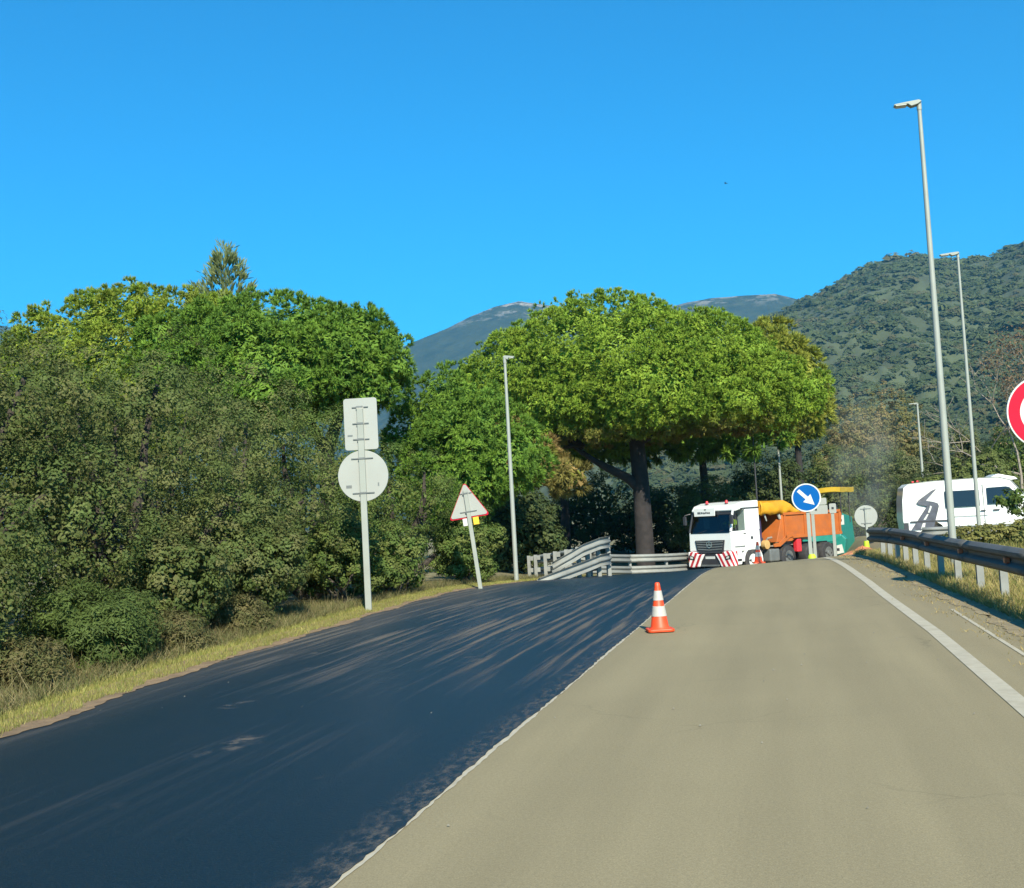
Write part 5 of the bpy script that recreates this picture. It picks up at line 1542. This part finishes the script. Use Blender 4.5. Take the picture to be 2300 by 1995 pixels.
fs = [(i * 9 + k, i * 9 + k + 1, (i + 1) * 9 + k + 1, (i + 1) * 9 + k) for i in range(15) for k in range(8)]
MB().add(vs, fs).build('canopy', M['canopy'], pv, solid=0.24)
MB().box((0.86, -0.10, 2.28), (0.30, 0.03, 0.50)).build('white_plate', M['sign_white'], pv)
MB().box((0.86, -0.12, 2.26), (0.09, 0.012, 0.12)).build('plate_mark', M['grille'], pv)
MB().box((0.72, -0.575, 0.78), (0.48, 0.03, 0.44), Matrix.Rotation(-0.2, 3, 'Y')).build('white_plate', M['sign_white'], pv)
MB().box((0.72, -0.595, 0.78), (0.13, 0.012, 0.14)).build('plate_mark', M['grille'], pv)
MB().box((0, 3.9, 0.6), (2.4, 0.6, 0.6)).build('screed', M['teal'], pv, bevel=0.04)
MB().tube([(0.4, 0.9, 2.3), (0.4, 0.9, 3.1)], [0.07, 0.07], 10).build('exhaust', M['dark_metal'], pv)
mb = MB(); mb.box((0.1, 1.5, 2.6), (0.5, 0.5, 0.12)); mb.box((0.1, 1.75, 2.9), (0.5, 0.1, 0.6)); mb.build('seat', M['seat'], pv)

# ------------------------------------------------------------------ white van
VX, VY = 4.95, 54.0
VZ = H(8, 54)
vn = thing('van', 'white high roofed van with a grey winding road graphic', 'van', (VX, VY, VZ + 0.01), math.radians(2))
# profile along x (0 rear -> 6.0 front), z up
low = [(0.06, 0.42), (0.0, 0.95), (0.03, 1.75), (0.12, 2.30), (0.32, 2.46), (1.3, 2.55), (3.0, 2.58), (4.05, 2.57), (4.55, 2.42), (5.05, 1.75), (5.45, 1.40), (5.95, 1.22), (6.08, 0.95), (6.08, 0.42), (5.62, 0.36), (5.5, 0.62), (5.25, 0.80), (4.95, 0.80), (4.70, 0.62), (4.58, 0.36), (1.72, 0.36), (1.6, 0.62), (1.35, 0.80), (1.05, 0.80), (0.80, 0.62), (0.68, 0.36)]
def van_body():
    n_ = len(low)
    cx, cz = 3.0, 1.4
    vs = []
    for yy, s_ in ((-0.98, 0.97), (-1.03, 1.0), (1.03, 1.0), (0.98, 0.97)):
        for (x, z) in low:
            inset = 0.10 * smst(1.5, 2.6, z)
            y2 = math.copysign(abs(yy) - float(inset), yy)
            vs.append(((x - cx) * s_ + cx, y2, (z - cz) * s_ + cz))
    fs = [tuple(range(n_))]
    for a in range(3):
        for k in range(n_):
            k2 = (k + 1) % n_
            fs.append((a * n_ + k, a * n_ + k2, (a + 1) * n_ + k2, (a + 1) * n_ + k))
    fs.append(tuple(reversed(range(3 * n_, 4 * n_))))
    return MB().add(vs, fs).build('body', M['white'], vn, smooth=True)
van_body()
def side_y(z): return -1.03 + 0.10 * float(smst(1.5, 2.6, z))
def on_side(poly, th, off=0.0, name='panel', mat='glass_dark', parent=None):
    """flat piece lying on the near side of the van"""
    n_ = len(poly)
    vs = [(x, side_y(z) - 0.004 - off, z) for x, z in poly] + [(x, side_y(z) + th, z) for x, z in poly]
    fs = [tuple(range(n_)), tuple(reversed(range(n_, 2 * n_)))] + [(k, k + n_, (k + 1) % n_ + n_, (k + 1) % n_) for k in range(n_)]
    return MB().add(vs, fs).build(name, M[mat], parent or vn)
on_side([(1.80, 1.36), (3.20, 1.36), (3.20, 2.06), (1.80, 2.06)], 0.02, 0.0, 'side_window')
on_side([(3.52, 1.42), (4.90, 1.42), (4.98, 1.50), (4.45, 2.10), (4.30, 2.14), (3.52, 2.12)], 0.02, 0.0, 'door_window')
MB().add([(4.72, -0.88, 2.22), (4.72, 0.88, 2.22), (5.32, 0.95, 1.50), (5.32, -0.95, 1.50)], [(0, 1, 2, 3)]).build('windscreen', M['glass_dark'], vn, solid=0.02)
on_side([(0.30, 0.78), (2.05, 0.78), (2.05, 0.84), (0.30, 0.84)], 0.02, 0.012, 'side_moulding', 'grille')
on_side([(3.36, 0.45), (3.38, 0.45), (3.38, 2.30), (3.36, 2.30)], 0.01, 0.0, 'door_gap', 'tank')
on_side([(2.05, 0.95), (3.5, 0.95), (3.5, 0.97), (2.05, 0.97)], 0.01, 0.0, 'slide_rail', 'tank')
on_side([(3.72, 1.13), (3.98, 1.13), (3.98, 1.19), (3.72, 1.19)], 0.01, 0.01, 'door_handle', 'grille')
on_side([(3.22, 1.13), (3.42, 1.13), (3.42, 1.18), (3.22, 1.18)], 0.01, 0.01, 'door_handle', 'grille')
on_side([(0.02, 0.42), (0.22, 0.42), (0.22, 0.78), (0.02, 0.78)], 0.02, 0.004, 'rear_bumper', 'grille')
# winding road graphic: two dark lanes with a white centre strip
roadL = [(1.76, 2.18), (1.62, 2.16), (0.92, 1.72), (1.22, 1.52), (0.42, 0.40), (0.86, 0.40), (1.46, 1.50), (1.06, 1.70), (1.70, 2.14)]
gfx = on_side([(x * 0.92 - 0.26, z) for x, z in [(1.88, 2.20), (1.66, 2.12), (1.05, 1.74), (0.96, 1.64), (1.05, 1.55), (1.40, 1.46), (0.62, 0.46), (1.62, 0.46), (1.94, 1.44), (1.90, 1.56), (1.70, 1.64), (1.38, 1.70), (1.42, 1.76), (1.86, 2.16)]], 0.004, 0.0, 'road_graphic', 'decal')
for q in ([(1.06, 0.50), (1.22, 0.50), (1.28, 0.74), (1.16, 0.74)], [(1.20, 0.88), (1.30, 0.88), (1.45, 1.12), (1.38, 1.12)], [(1.42, 1.18), (1.50, 1.18), (1.62, 1.44), (1.54, 1.48), (1.52, 1.40)]):
    on_side([(x * 0.92 - 0.26, z) for x, z in q], 0.004, 0.004, 'centre_dash', 'sign_white', gfx)
for s in (-1, 1):
    for xx in (1.20, 5.10):
        o = MB().tube([(xx, s * 0.80, 0.34), (xx, s * 1.0, 0.34)], [0.34, 0.34], 26).build('wheel', M['rubber'], vn, smooth=True)
        MB().tube([(xx, s * 0.995, 0.34), (xx, s * 1.01, 0.34)], [0.20, 0.19], 20).build('rim', M['tank'], o, smooth=True)
MB().box((4.72, -1.18, 1.42), (0.16, 0.22, 0.34)).build('mirror', M['white'], vn, bevel=0.03)
MB().prism([(3.75, 2.57), (4.05, 2.70), (4.75, 2.52), (4.85, 2.42), (4.5, 2.40)], 1, -0.85, 0.85).build('roof_fairing', M['white'], vn, bevel=0.03)
for yy in (-0.7, 0.7):
    MB().box((0.75, yy, 2.56), (0.10, 0.10, 0.07)).build('roof_light', M['red'], vn, bevel=0.02)

# ------------------------------------------------------------------ bird in the sky
def bird():
    o = MB()
    o.tube([(-0.02, -0.16, 0), (0, -0.05, 0.01), (0, 0.08, 0), (0, 0.18, 0.0)], [0.015, 0.05, 0.045, 0.01], 8)
    for s in (-1, 1):
        o.add([(s * 0.03, -0.06, 0.02), (s * 0.20, -0.09, 0.09), (s * 0.42, 0.0, 0.05), (s * 0.20, 0.05, 0.085), (s * 0.03, 0.06, 0.02), (s * 0.03, 0.0, -0.02), (s * 0.2, -0.02, 0.06)], [(0, 1, 3, 4), (1, 2, 3), (0, 5, 6, 1), (5, 4, 3, 6), (6, 3, 2), (1, 6, 2)])
    b_ = o.build('bird', M['hair'])
    b_.location = (-3.97, 130, 37.6); b_.rotation_euler = (0.2, 0.1, 1.0)
    tag(b_, 'tiny dark bird flying high in the sky', 'bird')
bird()

# ------------------------------------------------------------------ air
def haze():
    lo = np.array([-5600, -400, -12.0]); hi = np.array([5600, 5700, 900.0])
    c = (lo + hi) / 2; s = hi - lo
    o = MB().box(c, s).build('haze', None)
    m = bpy.data.materials.new('haze_air'); m.use_nodes = True
    n, l = nodes_of(m)
    for x in list(n):
        if x.type == 'BSDF_PRINCIPLED': n.remove(x)
    pv_ = n.new('ShaderNodeVolumePrincipled')
    pv_.inputs['Color'].default_value = (0.26, 0.70, 1.0, 1)
    pv_.inputs['Density'].default_value = 0.00011
    pv_.inputs['Anisotropy'].default_value = 0.35
    l.new(pv_.outputs[0], n['Material Output'].inputs['Volume'])
    m.cycles.homogeneous_volume = True
    o.data.materials.append(m)
    tag(o, 'thin blue haze in front of the mountains', 'haze', kind='stuff')
haze()

def smoke():
    o = MB()
    prof_ = [(0.6, -1.2), (1.3, 0.2), (2.0, 2.0), (2.8, 4.5), (3.3, 7.0), (2.6, 9.5), (0.8, 11.0)]
    vs, fs = [], []
    for r_, z in prof_:
        for k in range(20):
            a = 2 * math.pi * k / 20
            vs.append((r_ * math.cos(a) + 0.12 * z, 0.8 * r_ * math.sin(a), z))
    for i in range(len(prof_) - 1):
        for k in range(20):
            k2 = (k + 1) % 20; fs.append((i * 20 + k, i * 20 + k2, (i + 1) * 20 + k2, (i + 1) * 20 + k))
    fs.append(tuple(reversed(range(20)))); fs.append(tuple((len(prof_) - 1) * 20 + k for k in range(20)))
    b_ = o.add(vs, fs).build('smoke', None)
    b_.location = (4.2, 69.5, 0)
    m = bpy.data.materials.new('asphalt_fumes'); m.use_nodes = True
    n, l = nodes_of(m)
    for x in list(n):
        if x.type == 'BSDF_PRINCIPLED': n.remove(x)
    tc = n.new('ShaderNodeTexCoord')
    nz = n.new('ShaderNodeTexNoise'); nz.inputs['Scale'].default_value = 0.55; nz.inputs['Detail'].default_value = 3; l.new(tc.outputs['Object'], nz.inputs['Vector'])
    sp = n.new('ShaderNodeSeparateXYZ'); l.new(tc.outputs['Object'], sp.inputs[0])
    # distance from the plume's axis, so that the edge is soft
    ax = n.new('ShaderNodeMath'); ax.operation = 'MULTIPLY_ADD'; l.new(sp.outputs['Z'], ax.inputs[0]); ax.inputs[1].default_value = -0.12; l.new(sp.outputs['X'], ax.inputs[2])
    x2 = n.new('ShaderNodeMath'); x2.operation = 'POWER'; l.new(ax.outputs[0], x2.inputs[0]); x2.inputs[1].default_value = 2
    y2 = n.new('ShaderNodeMath'); y2.operation = 'POWER'; l.new(sp.outputs['Y'], y2.inputs[0]); y2.inputs[1].default_value = 2
    rr2 = n.new('ShaderNodeMath'); rr2.operation = 'ADD'; l.new(x2.outputs[0], rr2.inputs[0]); l.new(y2.outputs[0], rr2.inputs[1])
    fr = n.new('ShaderNodeMapRange'); fr.interpolation_type = 'SMOOTHSTEP'; fr.inputs['From Min'].default_value = 6.0; fr.inputs['From Max'].default_value = 0.0; l.new(rr2.outputs[0], fr.inputs['Value'])
    fz = n.new('ShaderNodeMapRange'); fz.interpolation_type = 'SMOOTHSTEP'; fz.inputs['From Min'].default_value = 9.5; fz.inputs['From Max'].default_value = 1.0; l.new(sp.outputs['Z'], fz.inputs['Value'])
    nr = n.new('ShaderNodeMapRange'); nr.inputs['From Min'].default_value = 0.35; nr.inputs['From Max'].default_value = 0.65; l.new(nz.outputs['Fac'], nr.inputs['Value'])
    a = n.new('ShaderNodeMath'); a.operation = 'MULTIPLY'; l.new(fr.outputs[0], a.inputs[0]); l.new(fz.outputs[0], a.inputs[1])
    b = n.new('ShaderNodeMath'); b.operation = 'MULTIPLY'; l.new(a.outputs[0], b.inputs[0]); l.new(nr.outputs[0], b.inputs[1])
    c = n.new('ShaderNodeMath'); c.operation = 'MULTIPLY'; l.new(b.outputs[0], c.inputs[0]); c.inputs[1].default_value = 0.15
    pv_ = n.new('ShaderNodeVolumePrincipled'); pv_.inputs['Color'].default_value = (0.62, 0.66, 0.64, 1)
    l.new(c.outputs[0], pv_.inputs['Density'])
    l.new(pv_.outputs[0], n['Material Output'].inputs['Volume'])
    b_.data.materials.append(m)
    tag(b_, 'thin grey asphalt fumes rising behind the paver', 'smoke', kind='stuff')
smoke()
